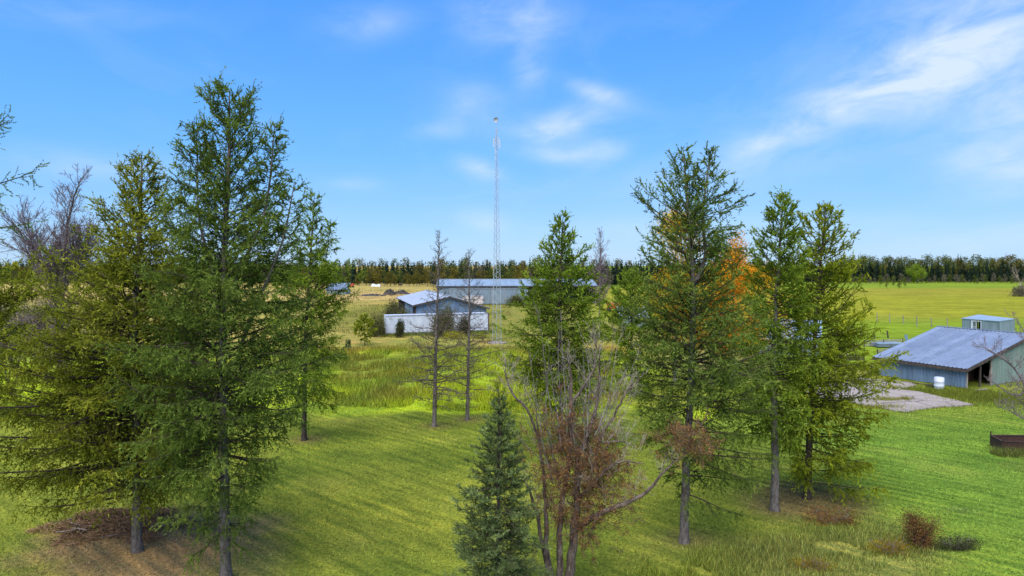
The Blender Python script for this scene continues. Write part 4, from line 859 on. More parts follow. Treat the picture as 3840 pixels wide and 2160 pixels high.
# ---- flat-roofed shed behind barn
L5, C5, R5 = np.array([73.4, 111.0]), np.array([75.6, 105.7]), np.array([81.0, 109.8]); T5 = L5 + R5 - C5; zf = 2.15
ss = thing('flat_roof_shed', v3((L5 + R5) / 2, 0), 'small flat-roofed metal hut with white door frame behind the barn', 'hut')
lc = np.linalg.norm(C5 - L5); d5 = (C5 - L5) / lc; n5 = np.array([d5[1], -d5[0]])
dl0, dl1 = 1.55, 3.05
panels(ss, 'wall_sheet', L5, C5, .05, zf, M['metal_wall'], 1, w_=.5, skip=[(dl0 - .1, dl1)]); panels(ss, 'wall_sheet', C5, R5, .05, zf, M['metal_wall'], 1, w_=.9)
panels(ss, 'wall_sheet', R5, T5, .05, zf + .15, M['metal_wall'], 1, w_=.9); panels(ss, 'wall_sheet', T5, L5, .05, zf + .15, M['metal_wall'], 1, w_=.9)
def on(s, o_=0.0): return L5 + d5 * s + n5 * o_
fr = MB()
for s_ in (dl0, dl1): fr.beam(v3(on(s_, .1), .05), v3(on(s_, .1), zf - .12), .09)
fr.beam(v3(on(dl0, .1), zf - .16), v3(on(dl1, .1), zf - .16), .09); fr.build('door_frame', M['white_paint'], ss)
dr = MB()
for s_ in (dl0 + .12, dl0 + .72): dr.beam(v3(on(s_, .06), .1), v3(on(s_, .06), zf - .24), .09)
for z_ in (.15, 1.0, zf - .26): dr.beam(v3(on(dl0 + .12, .06), z_), v3(on(dl0 + .72, .06), z_), .08)
dro = dr.build('door', M['white_paint'], ss); gl = MB(); gl.beam(v3(on(dl0 + .14, .03), 1.05), v3(on(dl0 + .70, .03), 1.05), .01, 1.6); gl.build('pane', M['glass'], dro)
q4 = [v3(L5 - d5 * .15 + n5 * .15, zf + .1), v3(C5 + d5 * .15 + n5 * .15, zf + .1), v3(R5, zf + .12) + [.15, 0, 0], v3(T5, zf + .42)]
slab(ss, 'roof', q4, .1, M['metal_roof_far'])

# ---- pale roofed shed behind right larches
O6 = np.array([30.6, 84.0]); e6 = nrm(np.array([.75, -.35])); n6 = np.array([-e6[1], e6[0]]); Q = lambda s, t: O6 + e6 * s + n6 * t
ws = thing('pale_roof_shed', v3(Q(3.3, 3), 0), 'shed with whitish metal roof half hidden behind the larch pair', 'shed')
for a_, b_, o_ in ((Q(0, 0), Q(6.6, 0), 1), (Q(6.6, 0), Q(6.6, 9), 1), (Q(0, 0), Q(0, 9), -1), (Q(0, 9), Q(6.6, 9), -1)): panels(ws, 'wall_sheet', a_, b_, .05, 1.9, M['metal_wall'], o_, w_=.9)
ro = [v3(Q(-.3, -.3), 1.75), v3(Q(6.9, -.3), 1.75), v3(Q(6.9, 9.3), 3.6), v3(Q(-.3, 9.3), 3.6)]; slab(ws, 'roof_deck', ro, .1, M['dark_wood']); roofsheets(ws, 'roof_sheet', ro[0], ro[1], ro[3], ro[2], M['metal_roof_far'], .9)

# ---- small shed in the centre, seen through branches
O7 = P(2330, 1228, 119)[:2]; E7 = P(2428, 1226, 119)[:2]; e7 = nrm(E7 - O7); n7 = np.array([-e7[1], e7[0]]); l7 = np.linalg.norm(E7 - O7); Q7 = lambda s, t: O7 + e7 * s + n7 * t
cs_ = thing('garden_shed', v3(Q7(l7 / 2, 1.5), 0), 'little shed with pale blue roof glimpsed between the middle larches', 'shed')
for a_, b_, o_ in ((Q7(0, 0), Q7(l7, 0), 1), (Q7(l7, 0), Q7(l7, 3.5), 1), (Q7(0, 0), Q7(0, 3.5), -1), (Q7(0, 3.5), Q7(l7, 3.5), -1)): panels(cs_, 'wall_sheet', a_, b_, .05, 1.75, M['metal_wall'], o_, w_=.9)
ro = [v3(Q7(-.3, -.3), 1.7), v3(Q7(l7 + .3, -.3), 1.7), v3(Q7(l7 + .3, 3.8), 3.4), v3(Q7(-.3, 3.8), 3.4)]; slab(cs_, 'roof_deck', ro, .1, M['dark_wood']); roofsheets(cs_, 'roof_sheet', ro[0], ro[1], ro[3], ro[2], M['metal_roof_far'], .9)

# ---- far left shed
O8 = P(1225, 1104, 250)[:2]; Q8 = lambda s, t: O8 + np.array([s, t])
fl = thing('far_shed', v3(Q8(3.5, 3), 0), 'small far shed with bluish roof at the left beyond the slim larch', 'shed')
for a_, b_, o_ in ((Q8(0, 0), Q8(7, 0), 1), (Q8(7, 0), Q8(7, 7), 1), (Q8(0, 0), Q8(0, 7), -1), (Q8(0, 7), Q8(7, 7), -1)): panels(fl, 'wall_sheet', a_, b_, .05, 1.9, M['metal_wall'], o_, w_=1.1)
ro = [v3(Q8(-.4, -.5), 1.75), v3(Q8(7.6, -.5), 1.75), v3(Q8(7.0, 7.5), 4.0), v3(Q8(-.4, 7.5), 4.0)]; slab(fl, 'roof_deck', ro, .12, M['dark_wood']); roofsheets(fl, 'roof_sheet', ro[0], ro[1], ro[3], ro[2], M['metal_roof'], 1.0)

# ---- semi trailer
T0 = np.array([*P(1447, 1258, 105)[:2]]); T1 = np.array([*P(1831, 1245, 110.5)[:2]]); du = nrm(T1 - T0); dn = np.array([-du[1], du[0]]); TL = np.linalg.norm(T1 - T0)
TT = lambda s, t: T0 + du * s + dn * t
st_ = thing('semi_trailer', v3(TT(TL / 2, 1.25), 0), 'long white box semi trailer parked in front of the middle shed', 'trailer')
z0, z1 = .35, 3.12
cr = MB(); cr.hexa([v3(TT(.1, .06), z0), v3(TT(TL - .1, .06), z0), v3(TT(TL - .1, 2.5), z0), v3(TT(.1, 2.5), z0)], [v3(TT(.1, .06), z1), v3(TT(TL - .1, .06), z1), v3(TT(TL - .1, 2.5), z1), v3(TT(.1, 2.5), z1)]); cr.build('box', M['white_paint'], st_)
npn = 13
for i in range(npn):
    s0 = i * TL / npn + .012; s1 = (i + 1) * TL / npn - .012; p_ = MB(); p_.hexa([v3(TT(s0, .02), z0 + .1), v3(TT(s1, .02), z0 + .1), v3(TT(s1, .055), z0 + .1), v3(TT(s0, .055), z0 + .1)], [v3(TT(s0, .02), z1 - .1), v3(TT(s1, .02), z1 - .1), v3(TT(s1, .055), z1 - .1), v3(TT(s0, .055), z1 - .1)]); p_.build('side_panel', M['white_paint'], st_)
q = MB(); q.beam(v3(TT(0, .01), z1 - .03), v3(TT(TL, .01), z1 - .03), .08, .14); q.beam(v3(TT(0, .01), z0), v3(TT(TL, .01), z0), .07, .16); q.build('side_rail', M['trim_grey'], st_)
q = MB(); q.beam(v3(TT(TL + .04, 0), z0), v3(TT(TL + .04, 0), z1), .14); q.beam(v3(TT(TL + .04, 2.5), z0), v3(TT(TL + .04, 2.5), z1), .14); q.beam(v3(TT(TL + .04, 0), z1), v3(TT(TL + .04, 2.5), z1), .14); q.build('rear_frame', M['rust'], st_)
for t_ in (.1, 1.3):
    q = MB(); q.hexa([v3(TT(TL - .05, t_), z0 + .1), v3(TT(TL + .03, t_), z0 + .1), v3(TT(TL + .03, t_ + 1.1), z0 + .1), v3(TT(TL - .05, t_ + 1.1), z0 + .1)], [v3(TT(TL - .05, t_), z1 - .1), v3(TT(TL + .03, t_), z1 - .1), v3(TT(TL + .03, t_ + 1.1), z1 - .1), v3(TT(TL - .05, t_ + 1.1), z1 - .1)]); q.build('rear_door', M['white_paint'], st_)
for s_ in (TL - 3.2, TL - 1.9):
    for t_ in (.15, 2.1):
        q = MB(); q.cyl(v3(TT(s_, t_), .5), v3(TT(s_, t_ + .28), .5), .5, n=18); wq = q.build('wheel', M['black'], st_, smooth=False)
for t_ in (.4, 2.1):
    q = MB(); q.beam(v3(TT(2.2, t_), 0), v3(TT(2.2, t_), z0 + .1), .14); q.beam(v3(TT(2.05, t_), .03), v3(TT(2.35, t_), .03), .3, .05); q.build('landing_leg', M['trim_grey'], st_)
# small square marking with two letters-like strokes at the upper left of the side
q = MB(); q.hexa([v3(TT(.55, .012), 2.45), v3(TT(.95, .012), 2.45), v3(TT(.95, .019), 2.45), v3(TT(.55, .019), 2.45)], [v3(TT(.55, .012), 2.85), v3(TT(.95, .012), 2.85), v3(TT(.95, .019), 2.85), v3(TT(.55, .019), 2.85)]); emb = q.build('emblem', M['trim_grey'], st_)
q = MB()
for s_ in (.62, .72, .80, .88): q.beam(v3(TT(s_, .009), 2.52), v3(TT(s_, .009), 2.74 if s_ != .72 else 2.68), .035, .006)
q.beam(v3(TT(.6, .009), 2.79), v3(TT(.9, .009), 2.79), .006, .03); q.build('mark', M['white_paint'], emb)
q = MB(); q.box(v3(TT(-.25, .5), .55), (.5, .3, 1.1), math.atan2(du[1], du[0])); q.build('front_box', M['dark_wood'], st_)

# ---- camper
K0 = P(1733, 1146, 181)[:2]; cl = 5.6; cam_ = thing('camper', v3(K0 + [cl / 2, 1], 0), 'cream camper trailer parked before the long shed', 'camper')
prof_ = [(.0, .55), (.0, 1.6), (.25, 2.35), (.6, 2.62), (cl - .35, 2.62), (cl, 2.3), (cl, .9), (cl - .5, .5)]
q = MB(); m_ = len(prof_); vv = [(K0[0] + a_, K0[1] - .0, b_) for a_, b_ in prof_] + [(K0[0] + a_, K0[1] + 2.2, b_) for a_, b_ in prof_]
q.quads(vv, [(i, (i + 1) % m_, (i + 1) % m_ + m_, i + m_) for i in range(m_)]); c0_ = len(vv)
ctr = [(K0[0] + cl / 2, K0[1], 1.6), (K0[0] + cl / 2, K0[1] + 2.2, 1.6)]
q.tris(vv + ctr, [(i, (i + 1) % m_, c0_) for i in range(m_)] + [(i + m_, (i + 1) % m_ + m_, c0_ + 1) for i in range(m_)]); q.build('body', M['cream_paint'], cam_)
for a_, b_, z_, hh_ in ((.45, 1.25, 1.7, .55), (2.9, 3.5, 1.75, .5)):
    q = MB(); q.box((K0[0] + (a_ + b_) / 2, K0[1] - .03, z_), (b_ - a_, .06, hh_)); wq = q.build('window_frame', M['trim_grey'], cam_); q = MB(); q.box((K0[0] + (a_ + b_) / 2, K0[1] - .07, z_), (b_ - a_ - .12, .02, hh_ - .12)); q.build('pane', M['glass'], wq)
q = MB(); q.box((K0[0] + 2.2, K0[1] - .025, 1.45), (.65, .05, 1.8)); q.build('door', M['white_paint'], cam_)
q = MB(); q.box((K0[0] + cl / 2, K0[1] - .05, 2.55), (cl - 1.0, .1, .08)); q.build('awning_rail', M['trim_grey'], cam_)
for x_ in (2.6, 3.3): q = MB(); q.cyl((K0[0] + x_, K0[1] + .02, .35), (K0[0] + x_, K0[1] + .24, .35), .35, n=16); q.build('wheel', M['black'], cam_)
q = MB(); q.beam((K0[0] - 1.0, K0[1] + 1.1, .5), (K0[0] + .1, K0[1] + 1.1, .55), .1); q.build('tow_bar', M['dark_wood'], cam_)
q = MB(); a_, b_ = G(1795, 1156), G(1832, 1156)
for i in range(5): q.beam(a_ + [0, i * .22, .1 + .12 * (i % 2)], b_ + [rg.uniform(-.4, .4), i * .22, .1 + .12 * (i % 2)], .2, .1)
tag(q.build('lumber_stack', M['bark_pale']), 'low stack of pale boards on the grass right of the camper', 'lumber')

# ---- lattice tower
tb = G(1863, 1287); tw_ = thing('lattice_tower', tb, 'tall slender lattice radio tower of galvanised steel', 'tower')
ZT = 31.0
def wz(z): return 1.24 + (.30 - 1.24) * min(z / 28.0, 1.0)
ph = R(-90 + 4); offs = [(math.cos(ph + R(120) * i + R(60)), math.sin(ph + R(120) * i + R(60))) for i in range(3)]
def leg(i, z): r_ = wz(z) / math.sqrt(3); return tb + np.array([offs[i][0] * r_, offs[i][1] * r_, z])
for i in range(3):
    q = MB(); zz_ = np.linspace(.1, ZT - 1.2, 12)
    for a_, b_ in zip(zz_[:-1], zz_[1:]): q.cyl(leg(i, a_), leg(i, b_), .038 - .0011 * a_ * .5, n=6, caps=False)
    q.build('leg', M['tower_steel'], tw_)
z_ = .2; k = 0
while z_ < ZT - 1.6:
    st2 = max(.50, wz(z_) * .62); zn = min(z_ + st2, ZT - 1.3); q = MB()
    for i in range(3):
        j = (i + 1) % 3; a_, b_ = (i, j) if k % 2 == 0 else (j, i)
        q.beam(leg(a_, z_), leg(b_, zn), .03)
    q.build('brace', M['tower_steel'], tw_); z_ = zn; k += 1
q = MB(); q.cyl(tb + [.0, 0, ZT - 2.0], tb + [.06, 0, ZT + .35], .03, n=8); q.build('mast', M['tower_steel'], tw_)
q = MB()   # dish
for i in range(7):
    a_ = i / 7 * math.pi / 2; b_ = (i + 1) / 7 * math.pi / 2; pa = tb + [-.12, -.05 - .22 * (1 - math.cos(a_)) + .2, ZT]; 
    q.cyl(tb + [-.1, .18 - .24 * (1 - math.sin(math.pi / 2 - a_)), ZT], tb + [-.1, .18 - .24 * (1 - math.sin(math.pi / 2 - b_)), ZT], .33 * math.sin(a_) + .001, .33 * math.sin(b_), n=20, caps=False)
q.build('dish', M['dish'], tw_, smooth=True)
for dx, z0_, z1_, w__ in ((-.42, 27.3, 28.4, .12), (.42, 27.1, 28.3, .12), (-.2, 25.0, 28.8, .05), (.18, 27.6, 28.7, .1)):
    q = MB(); q.beam(tb + [dx, -.1, z0_], tb + [dx, -.1, z1_], w__, .08); an_ = q.build('antenna', M['dish'], tw_); q = MB(); q.beam(tb + [0, 0, (z0_ + z1_) / 2 + .2], tb + [dx, -.08, (z0_ + z1_) / 2 + .2], .04); q.build('bracket', M['tower_steel'], an_)
q = MB(); q.beam(leg(2, .3) + [0, .1, 0], leg(2, 25) + [0, .1, 0], .04); q.build('cable', M['black'], tw_)
q = MB(); q.cyl(tb + [0, 0, -.2], tb + [0, 0, .14], 1.35, n=20); tag(q.build('concrete_footing', M['concrete']), 'round concrete footing under the lattice tower', 'footing')

# ---- concrete slab in the yard
poly = [(3020, 1455), (3075, 1440), (3150, 1422), (3230, 1420), (3330, 1427), (3420, 1438), (3438, 1447), (3400, 1456), (3370, 1462), (3450, 1472), (3510, 1486), (3580, 1502), (3650, 1520), (3590, 1524), (3530, 1527), (3480, 1532), (3440, 1540), (3405, 1549), (3360, 1544), (3320, 1534), (3250, 1522), (3180, 1510), (3100, 1496), (3020, 1484)]
pts = np.array([G(a_, b_) for a_, b_ in poly]); rng = np.random.default_rng(7)
out = []
for i in range(len(pts)):
    a_, b_ = pts[i], pts[(i + 1) % len(pts)]
    for t_ in np.linspace(0, 1, 7)[:-1]: out.append(a_ + (b_ - a_) * t_ + np.append(rng.normal(0, .05, 2), 0))
out = np.array(out); bm = MB(); c_ = out.mean(0)
import bmesh
me = bpy.data.meshes.new('concrete_slab'); B_ = bmesh.new(); vs = [B_.verts.new((p_[0], p_[1], .085)) for p_ in out]; f_ = B_.faces.new(vs)
ex = bmesh.ops.extrude_face_region(B_, geom=[f_]); bmesh.ops.translate(B_, verts=[e_ for e_ in ex['geom'] if isinstance(e_, bmesh.types.BMVert)], vec=(0, 0, -.2)); bmesh.ops.recalc_face_normals(B_, faces=B_.faces); bmesh.ops.triangulate(B_, faces=B_.faces); B_.to_mesh(me); me.materials.append(M['concrete'])
so_ = bpy.data.objects.new('concrete_slab', me); COL.objects.link(so_); so_['kind'] = 'structure'
def inside(q, poly_):
    c = np.zeros(len(q), bool); n_ = len(poly_)
    for i in range(n_):
        x1, y1 = poly_[i][:2]; x2, y2 = poly_[(i + 1) % n_][:2]
        c ^= ((y1 > q[:, 1]) != (y2 > q[:, 1])) & (q[:, 0] < (x2 - x1) * (q[:, 1] - y1) / (y2 - y1 + 1e-12) + x1)
    return c
ed = np.array([out[i] for i in rng.integers(0, len(out), 1900)])[:, :2] + rng.normal(0, .25, (1900, 2)); grass('slab_edge_weeds', ed, .22, .03, rng, colmul=(1.2, .95, .8), jitter=.4)
for cx_, cy_, rx_, ry_, n_, sd_ in ((3330, 1503, 1.6, .45, 700, 1), (3395, 1500, .45, .3, 260, 2), (3335, 1457, 1.5, .35, 420, 3), (3300, 1530, 2.2, .4, 500, 4)):
    c_ = G(cx_, cy_); r_ = np.random.default_rng(sd_); pts_ = np.column_stack([c_[0] + r_.normal(0, rx_ * .5, n_), c_[1] + r_.normal(0, ry_ * .6, n_)])
    grass('slab_weeds', pts_, .36, .03, r_, colmul=(1.5, 1.1, .9), jitter=.35)
c_ = G(3560, 1478); r_ = np.random.default_rng(8); pts_ = np.column_stack([c_[0] + r_.normal(0, 3.6, 9000), c_[1] + r_.normal(0, 1.6, 9000)])
s_ = (pts_ - O3) @ n3; pts_ = pts_[(s_ < .2) & ~inside(pts_, out)]; grass('barn_foot_weeds', pts_, .30, .035, r_, colmul=(1.1, 1.0, .9), jitter=.35)
c_ = G(3760, 1500); pts_ = np.column_stack([c_[0] + r_.normal(0, 2.6, 5000), c_[1] + r_.normal(0, 1.8, 5000)])
s_ = (pts_ - Cc(LE, 0)) @ e3; pts_ = pts_[s_ > .0]; grass('barn_end_weeds', pts_, .28, .03, r_, colmul=(1.15, .95, .9), jitter=.35)
# weeds along trailer foot
xs = rg.uniform(-1, TL + 1, 5000); pts_ = np.array(T0)[None] + du[None] * xs[:, None] - dn[None] * np.abs(rg.normal(0, .7, (5000, 1))); grass('trailer_foot_weeds', pts_, .45, .07, rg, colmul=(.75, .95, .6), jitter=.4)

# ---- right pasture fence
def fence(label, tops, posts_h, wires, post_r, mat, wire=True, name='wire_fence'):
    r_ = np.random.default_rng(len(tops)); b0 = G(*tops[0]); root = thing(name, b0, label, 'fence'); pp_ = []
    for (x_, y_) in tops:
        p_ = G(x_, y_); p_[2] = -.1; le = np.array([r_.normal(-.10, .06), r_.normal(0, .05), 0]); q_ = MB(); q_.cyl(p_, p_ + le + [0, 0, posts_h * r_.uniform(.92, 1.08) + .1], post_r, post_r * .85, n=7); q_.build('post', mat, root); pp_.append((p_, le))
    if wire:
        for zw in wires:
            q_ = MB()
            for (a_, la), (b_, lb) in zip(pp_[:-1], pp_[1:]):
                f_ = (zw + .1) / posts_h; A_ = a_ + la * f_ + [0, 0, zw + .1]; B2 = b_ + lb * f_ + [0, 0, zw + .1]; q_.tube(spline([A_, (A_ + B2) / 2 - [0, 0, .05], B2], 5)[None], np.array([.006]), np.array([.006]), 3)
            q_.build('wire', M['trim_grey'], root)
    return root
fence('line of leaning posts and wire across the right pasture', [(3290, 1207), (3337, 1212), (3388, 1215), (3438, 1224), (3494, 1226), (3553, 1229)], 1.75, (.4, .8, 1.2, 1.55), .085, M['grey_wood'])
fence('short row of dark gate posts left of the barn roof', [(3227, 1262), (3279, 1271), (3331, 1268)], 1.1, (.4, .8), .12, M['dark_wood'])
fence('far pasture fence below the autumn trees', [(1350 + 30 * i + (i % 3) * 5, 1075 - (i % 2)) for i in range(10)], 1.5, (.5, 1.2), .12, M['grey_wood'])
fence('sparse posts across the tan field', [(1330, 1101), (1392, 1096), (1427, 1091), (1500, 1090)], 1.7, (.6, 1.3), .1, M['grey_wood'])
# leaning steel plate
q = MB(); a_ = G(3396, 1281); q.beam(a_ + [-.1, 0, .45], a_ + [.35, .1, .55], .05, .95); tag(q.build('metal_plate', M['metal_wall_blue']), 'upright bluish sheet of metal beside the gate posts', 'metal sheet')
# cattle pens left of barn
def pen(label, p0, p1, z0_, nb, bh, gap, mat):
    root = thing('cattle_panel', (p0 + p1) / 2 * [1, 1, 0], label, 'panel', 'cattle pen panels left of the barn')
    for i in range(nb): q_ = MB(); z_ = z0_ + i * (bh + gap); q_.beam(p0 * [1, 1, 0] + [0, 0, z_], p1 * [1, 1, 0] + [0, 0, z_], .05, bh); q_.build('rail', mat, root)
    for t_ in (0, .5, 1): q_ = MB(); p_ = p0 + (p1 - p0) * t_; q_.beam(p_ * [1, 1, 0], p_ * [1, 1, 0] + [0, 0, z0_ + nb * (bh + gap)], .1); q_.build('post', M['dark_wood'], root)
pen('grey railed pen panel nearest the barn roof edge', G(3290, 1345), G(3395, 1322), .2, 6, .08, .07, M['grey_wood'])
pen('farther grey railed pen panel behind the first', G(3240, 1302), G(3385, 1296), .2, 5, .09, .07, M['grey_wood'])
pen('railed pen panel at the barn corner by the eave', G(3268, 1402), G(3305, 1398), .1, 8, .07, .06, M['metal_wall'])
pen('black board panel low behind the larch branches', G(3175, 1352), G(3240, 1352), .1, 3, .2, .04, M['dark_wood'])
q = MB()
for i in range(4): a_ = G(3290, 1305); q.hexa(*[[(a_[0] + dx * 3.6 + i * .06, a_[1] + dy * 2.2 + dx * .3, .15 + i * .12 + dz) for dx, dy in ((0, 0), (1, 0), (1, 1), (0, 1))] for dz in (0, .06)])
tag(q.build('roofing_stack', M['metal_roof_far']), 'stack of pale roofing sheets lying left of the barn', 'sheets')

# ---- rusty trough at right edge
a_ = G(3757, 1700); tr2 = thing('rusty_trough', a_ + [1.2, .8, 0], 'open rusty steel trough in weeds at the right edge', 'trough')
c4 = [a_, a_ + [2.6, -.25, 0], a_ + [3.1, 1.35, 0], a_ + [.35, 1.45, 0]]
for i in range(4):
    q = MB(); q.beam(c4[i] + [0, 0, .36], c4[(i + 1) % 4] + [0, 0, .36], .05, .62); q.build('side', M['rust'], tr2)
q = MB()
for i in range(4): q.beam(c4[i] + [0, 0, .70], c4[(i + 1) % 4] + [0, 0, .70], .10, .06)
q.beam(c4[3] + [0, 0, 0], c4[3] + [0, 0, .95], .05); q.build('rim', M['rust'], tr2)
q = MB(); q.hexa([p_ + [0, 0, .1] for p_ in c4], [p_ + [0, 0, .14] for p_ in c4]); q.build('floor', M['rust'], tr2)
r_ = np.random.default_rng(19); pts_ = np.column_stack([a_[0] + r_.uniform(-.7, 3.4, 2600), a_[1] - .35 + r_.normal(0, .3, 2600)]); grass('trough_weeds', pts_, .45, .02, r_, colmul=(1.2, .8, 1.2), jitter=.5)
# small ragged tuft patch
c_ = G(3600, 1915); pts_ = np.column_stack([c_[0] + r_.normal(0, .4, 300), c_[1] + r_.normal(0, .25, 300)]); grass('pale_weed_patch', pts_, .12, .02, r_, colmul=(2.0, 1.6, 3.0))

# ---- far things
q = MB(); a_ = G(1392, 1076); tp = []; r_ = np.random.default_rng(3)
nx, ny = 9, 5; zt_ = np.array([[.1, .2, .3, .3, .25, .2, .2, .25, .1], [.9, 1.3, 1.25, 1.05, .95, .95, 1.05, 1.3, .8], [1.1, 1.6, 1.5, 1.25, 1.1, 1.1, 1.25, 1.5, 1.0], [.9, 1.3, 1.2, 1.0, .9, .95, 1.1, 1.2, .8], [.1, .2, .3, .3, .25, .2, .2, .25, .1]])
vv = [(a_[0] + 4.4 * i / 8, a_[1] + 2.0 * j / 4, zt_[j, i]) for j in range(ny) for i in range(nx)]
q.quads(vv, [(j * nx + i, j * nx + i + 1, (j + 1) * nx + i + 1, (j + 1) * nx + i) for j in range(ny - 1) for i in range(nx - 1)]); tag(q.build('white_tarp', M['white_plastic']), 'white sagging tarp over something low in the far pasture', 'tarp')
def cart(label, c, L_, W_, mat):
    root = thing('farm_cart', c, label, 'farm cart'); q_ = MB(); q_.hexa([c + [-L_ * .35, -W_ * .3, .7], c + [L_ * .35, -W_ * .3, .7], c + [L_ * .35, W_ * .3, .7], c + [-L_ * .35, W_ * .3, .7]], [c + [-L_ / 2, -W_ / 2, 1.9], c + [L_ / 2, -W_ / 2, 1.9], c + [L_ / 2, W_ / 2, 1.9], c + [-L_ / 2, W_ / 2, 1.9]]); q_.build('hopper', mat, root)
    q_ = MB(); q_.beam(c + [-L_ / 2 - 1.2, 0, .6], c + [L_ / 2, 0, .62], .14); q_.build('draw_bar', mat, root)
    for sx_ in (-1, 1):
        for sy_ in (-1, 1): q_ = MB(); q_.cyl(c + [sx_ * L_ * .3, sy_ * W_ * .45, .42], c + [sx_ * L_ * .3, sy_ * W_ * .45 + .2 * sy_, .42], .42, n=14); q_.build('wheel', M['black'], root)
cart('red farm cart glimpsed between the middle larches', G(2298, 1166), 3.2, 2.0, M['red_paint'])
cart('small red farm cart far off at the left', G(1318, 1078), 2.6, 1.8, M['red_paint'])
cart('orange red farm cart behind the slim larch at left', G(1138, 1085), 2.6, 1.8, M['red_paint'])
# soil heaps
for (x0_, x1_, y_, h_, lab) in ((1432, 1478, 1107, 2.1, 'black lumpy soil heap in the tan field left of the middle shed'), (1470, 1530, 1104, 1.5, 'long dark soil bank right of the black heap'), (1345, 1440, 1111, .8, 'low weedy bank running left from the black heap')):
    a_, b_ = G(x0_, y_), G(x1_, y_); n_ = 26; xs_ = np.linspace(0, 1, n_); ys_ = np.linspace(-1, 1, 9); vv = []
    for yv in ys_:
        for xv in xs_: vv.append((a_[0] + (b_[0] - a_[0]) * xv, a_[1] + 3 * yv + 3, max(0, h_ * (1 - yv * yv) * math.sin(math.pi * xv) ** .5 * (.55 + .8 * vnoise(xv * 60 + x0_, yv * 6, 2.2))) - .05))
    q = MB(); q.quads(vv, [(j * n_ + i, j * n_ + i + 1, (j + 1) * n_ + i + 1, (j + 1) * n_ + i) for j in range(8) for i in range(n_ - 1)]); tag(q.build('soil_heap', M['manure']), lab, 'soil heap')
# cow
a_ = G(1500, 1075); q = MB(); q.tube(np.array([[a_ + [-1.0, 0, 1.05], a_ + [-.7, 0, 1.1], a_ + [0, 0, 1.02], a_ + [.6, 0, 1.08], a_ + [.95, 0, 1.2], a_ + [1.25, 0, 1.15], a_ + [1.55, 0, .95]]]), None, None, 9, radii=np.array([[.12, .34, .42, .38, .24, .17, .1]]))
for sx_ in (-.7, .6):
    for sy_ in (-.2, .2): q.tube(np.array([[a_ + [sx_, sy_, .95], a_ + [sx_ + .04, sy_, .5], a_ + [sx_, sy_, 0]]]), None, None, 6, radii=np.array([[.15, .08, .07]]))
tag(q.build('cow', M['cow_hide'], smooth=True), 'dark brown cow standing in the far pasture', 'cow')

# leaning dead birch at right edge
D = 250.0
twiggy('dead_birch', 'leaning pale dead birch at the far right edge of the pasture', [*G(3838, 1108)[:2], 0],
    [([G(3838, 1108) - [0, 0, .1], P(3828, 1070, D), P(3815, 1035, D), P(3808, 1000, D)], .28), ([P(3822, 1050, D), P(3800, 1020, D), P(3795, 1005, D)], .15)], 46, ('bark_pale', 'bark_pale'), 26, 4.5, (2, 2), elev=(30, 60), tr=.02)
bush('willow_bush', 'grey brush at the foot of the leaning dead birch', G(3825, 1112), 3.0, 2, 4.5, 'far_leaf_grey', 1600, .3, 72)

# ------------------------------------------------------------------ far forest
def spruce_proto(seed, h=13.0, n_=520):
    r_ = np.random.default_rng(seed); b_ = MB(); hz = h * (.06 + .94 * (1 - np.sqrt(r_.random(n_)))); rad = (1 - hz / h) ** .85 * h * .155 + .12; a = r_.uniform(0, 6.283, n_); k_ = r_.uniform(.35, 1.1, n_)
    c = np.column_stack([np.cos(a), np.sin(a), np.zeros(n_)]); t = np.column_stack([-np.sin(a), np.cos(a), np.zeros(n_)])
    p0 = np.column_stack([np.zeros(n_), np.zeros(n_), hz + rad * .35]) + c * rad[:, None] * .15; w_ = (rad * .30 + .12)[:, None] * math.sqrt(520 / n_)
    tip = c * (rad * k_)[:, None] + np.column_stack([np.zeros(n_), np.zeros(n_), hz - .1]); v_ = np.stack([p0, tip - t * w_, tip + t * w_ * r_.uniform(.2, 1, (n_, 1)) - [0, 0, .15]], 1).reshape(-1, 3)
    b_.tris(v_, np.arange(3 * n_).reshape(-1, 3), np.repeat(.45 + r_.normal(0, .22, n_), 3)); b_.tube(np.array([[(0, 0, -.1), (0, 0, h * .5), (0, 0, h)]]), np.array([.14]), np.array([.03]), 5, tint=np.array([.9])); return b_
def leaf_proto(seed, h=13.0, r=2.8, low=.22):
    r_ = np.random.default_rng(seed); b_ = MB(); nc = 30; hh_ = low + (1 - low) * r_.random(nc); a = r_.uniform(0, 6.283, nc); rr = r * np.sin(np.pi * np.clip((hh_ - low) / (1 - low) * .8 + .15, 0, 1)) ** .6 * np.sqrt(r_.random(nc)) * .85
    cc = np.column_stack([np.cos(a) * rr, np.sin(a) * rr, hh_ * h * .95]); n_ = 900; i = r_.integers(0, nc, n_); q_ = cc[i] + r_.normal(size=(n_, 3)) * r * .19; tn = r_.normal(0, .2, nc)
    b_.leaves(q_, .42, .45 + tn[i] + r_.normal(0, .12, n_), r_); b_.tube(np.array([[(0, 0, -.1), (.1, 0, h * .5), (0, 0, h * .92)]]), np.array([.17]), np.array([.03]), 5, tint=np.array([.2]))
    for c_ in cc[:8]: b_.tube(np.array([[(0, 0, c_[2] * .6), c_]]), np.array([.06]), np.array([.02]), 4, tint=np.array([.2]))
    return b_
SP = [spruce_proto(s) for s in range(5)]; SPL = [spruce_proto(20 + s, 13.0, 150) for s in range(5)]; LP = [leaf_proto(50 + s, h=12 + s % 2, r=2.7 + .5 * s, low=.16 + .05 * s) for s in range(4)]
SM = [b_.mesh('spruce_tree', M['far_spruce']) for b_ in SP]
LM = {k_: [b_.mesh('aspen_tree', M[k_]) for b_ in LP] for k_ in ('far_leaf_green', 'far_leaf_gold', 'far_leaf_grey')}
rf_ = np.random.default_rng(77)
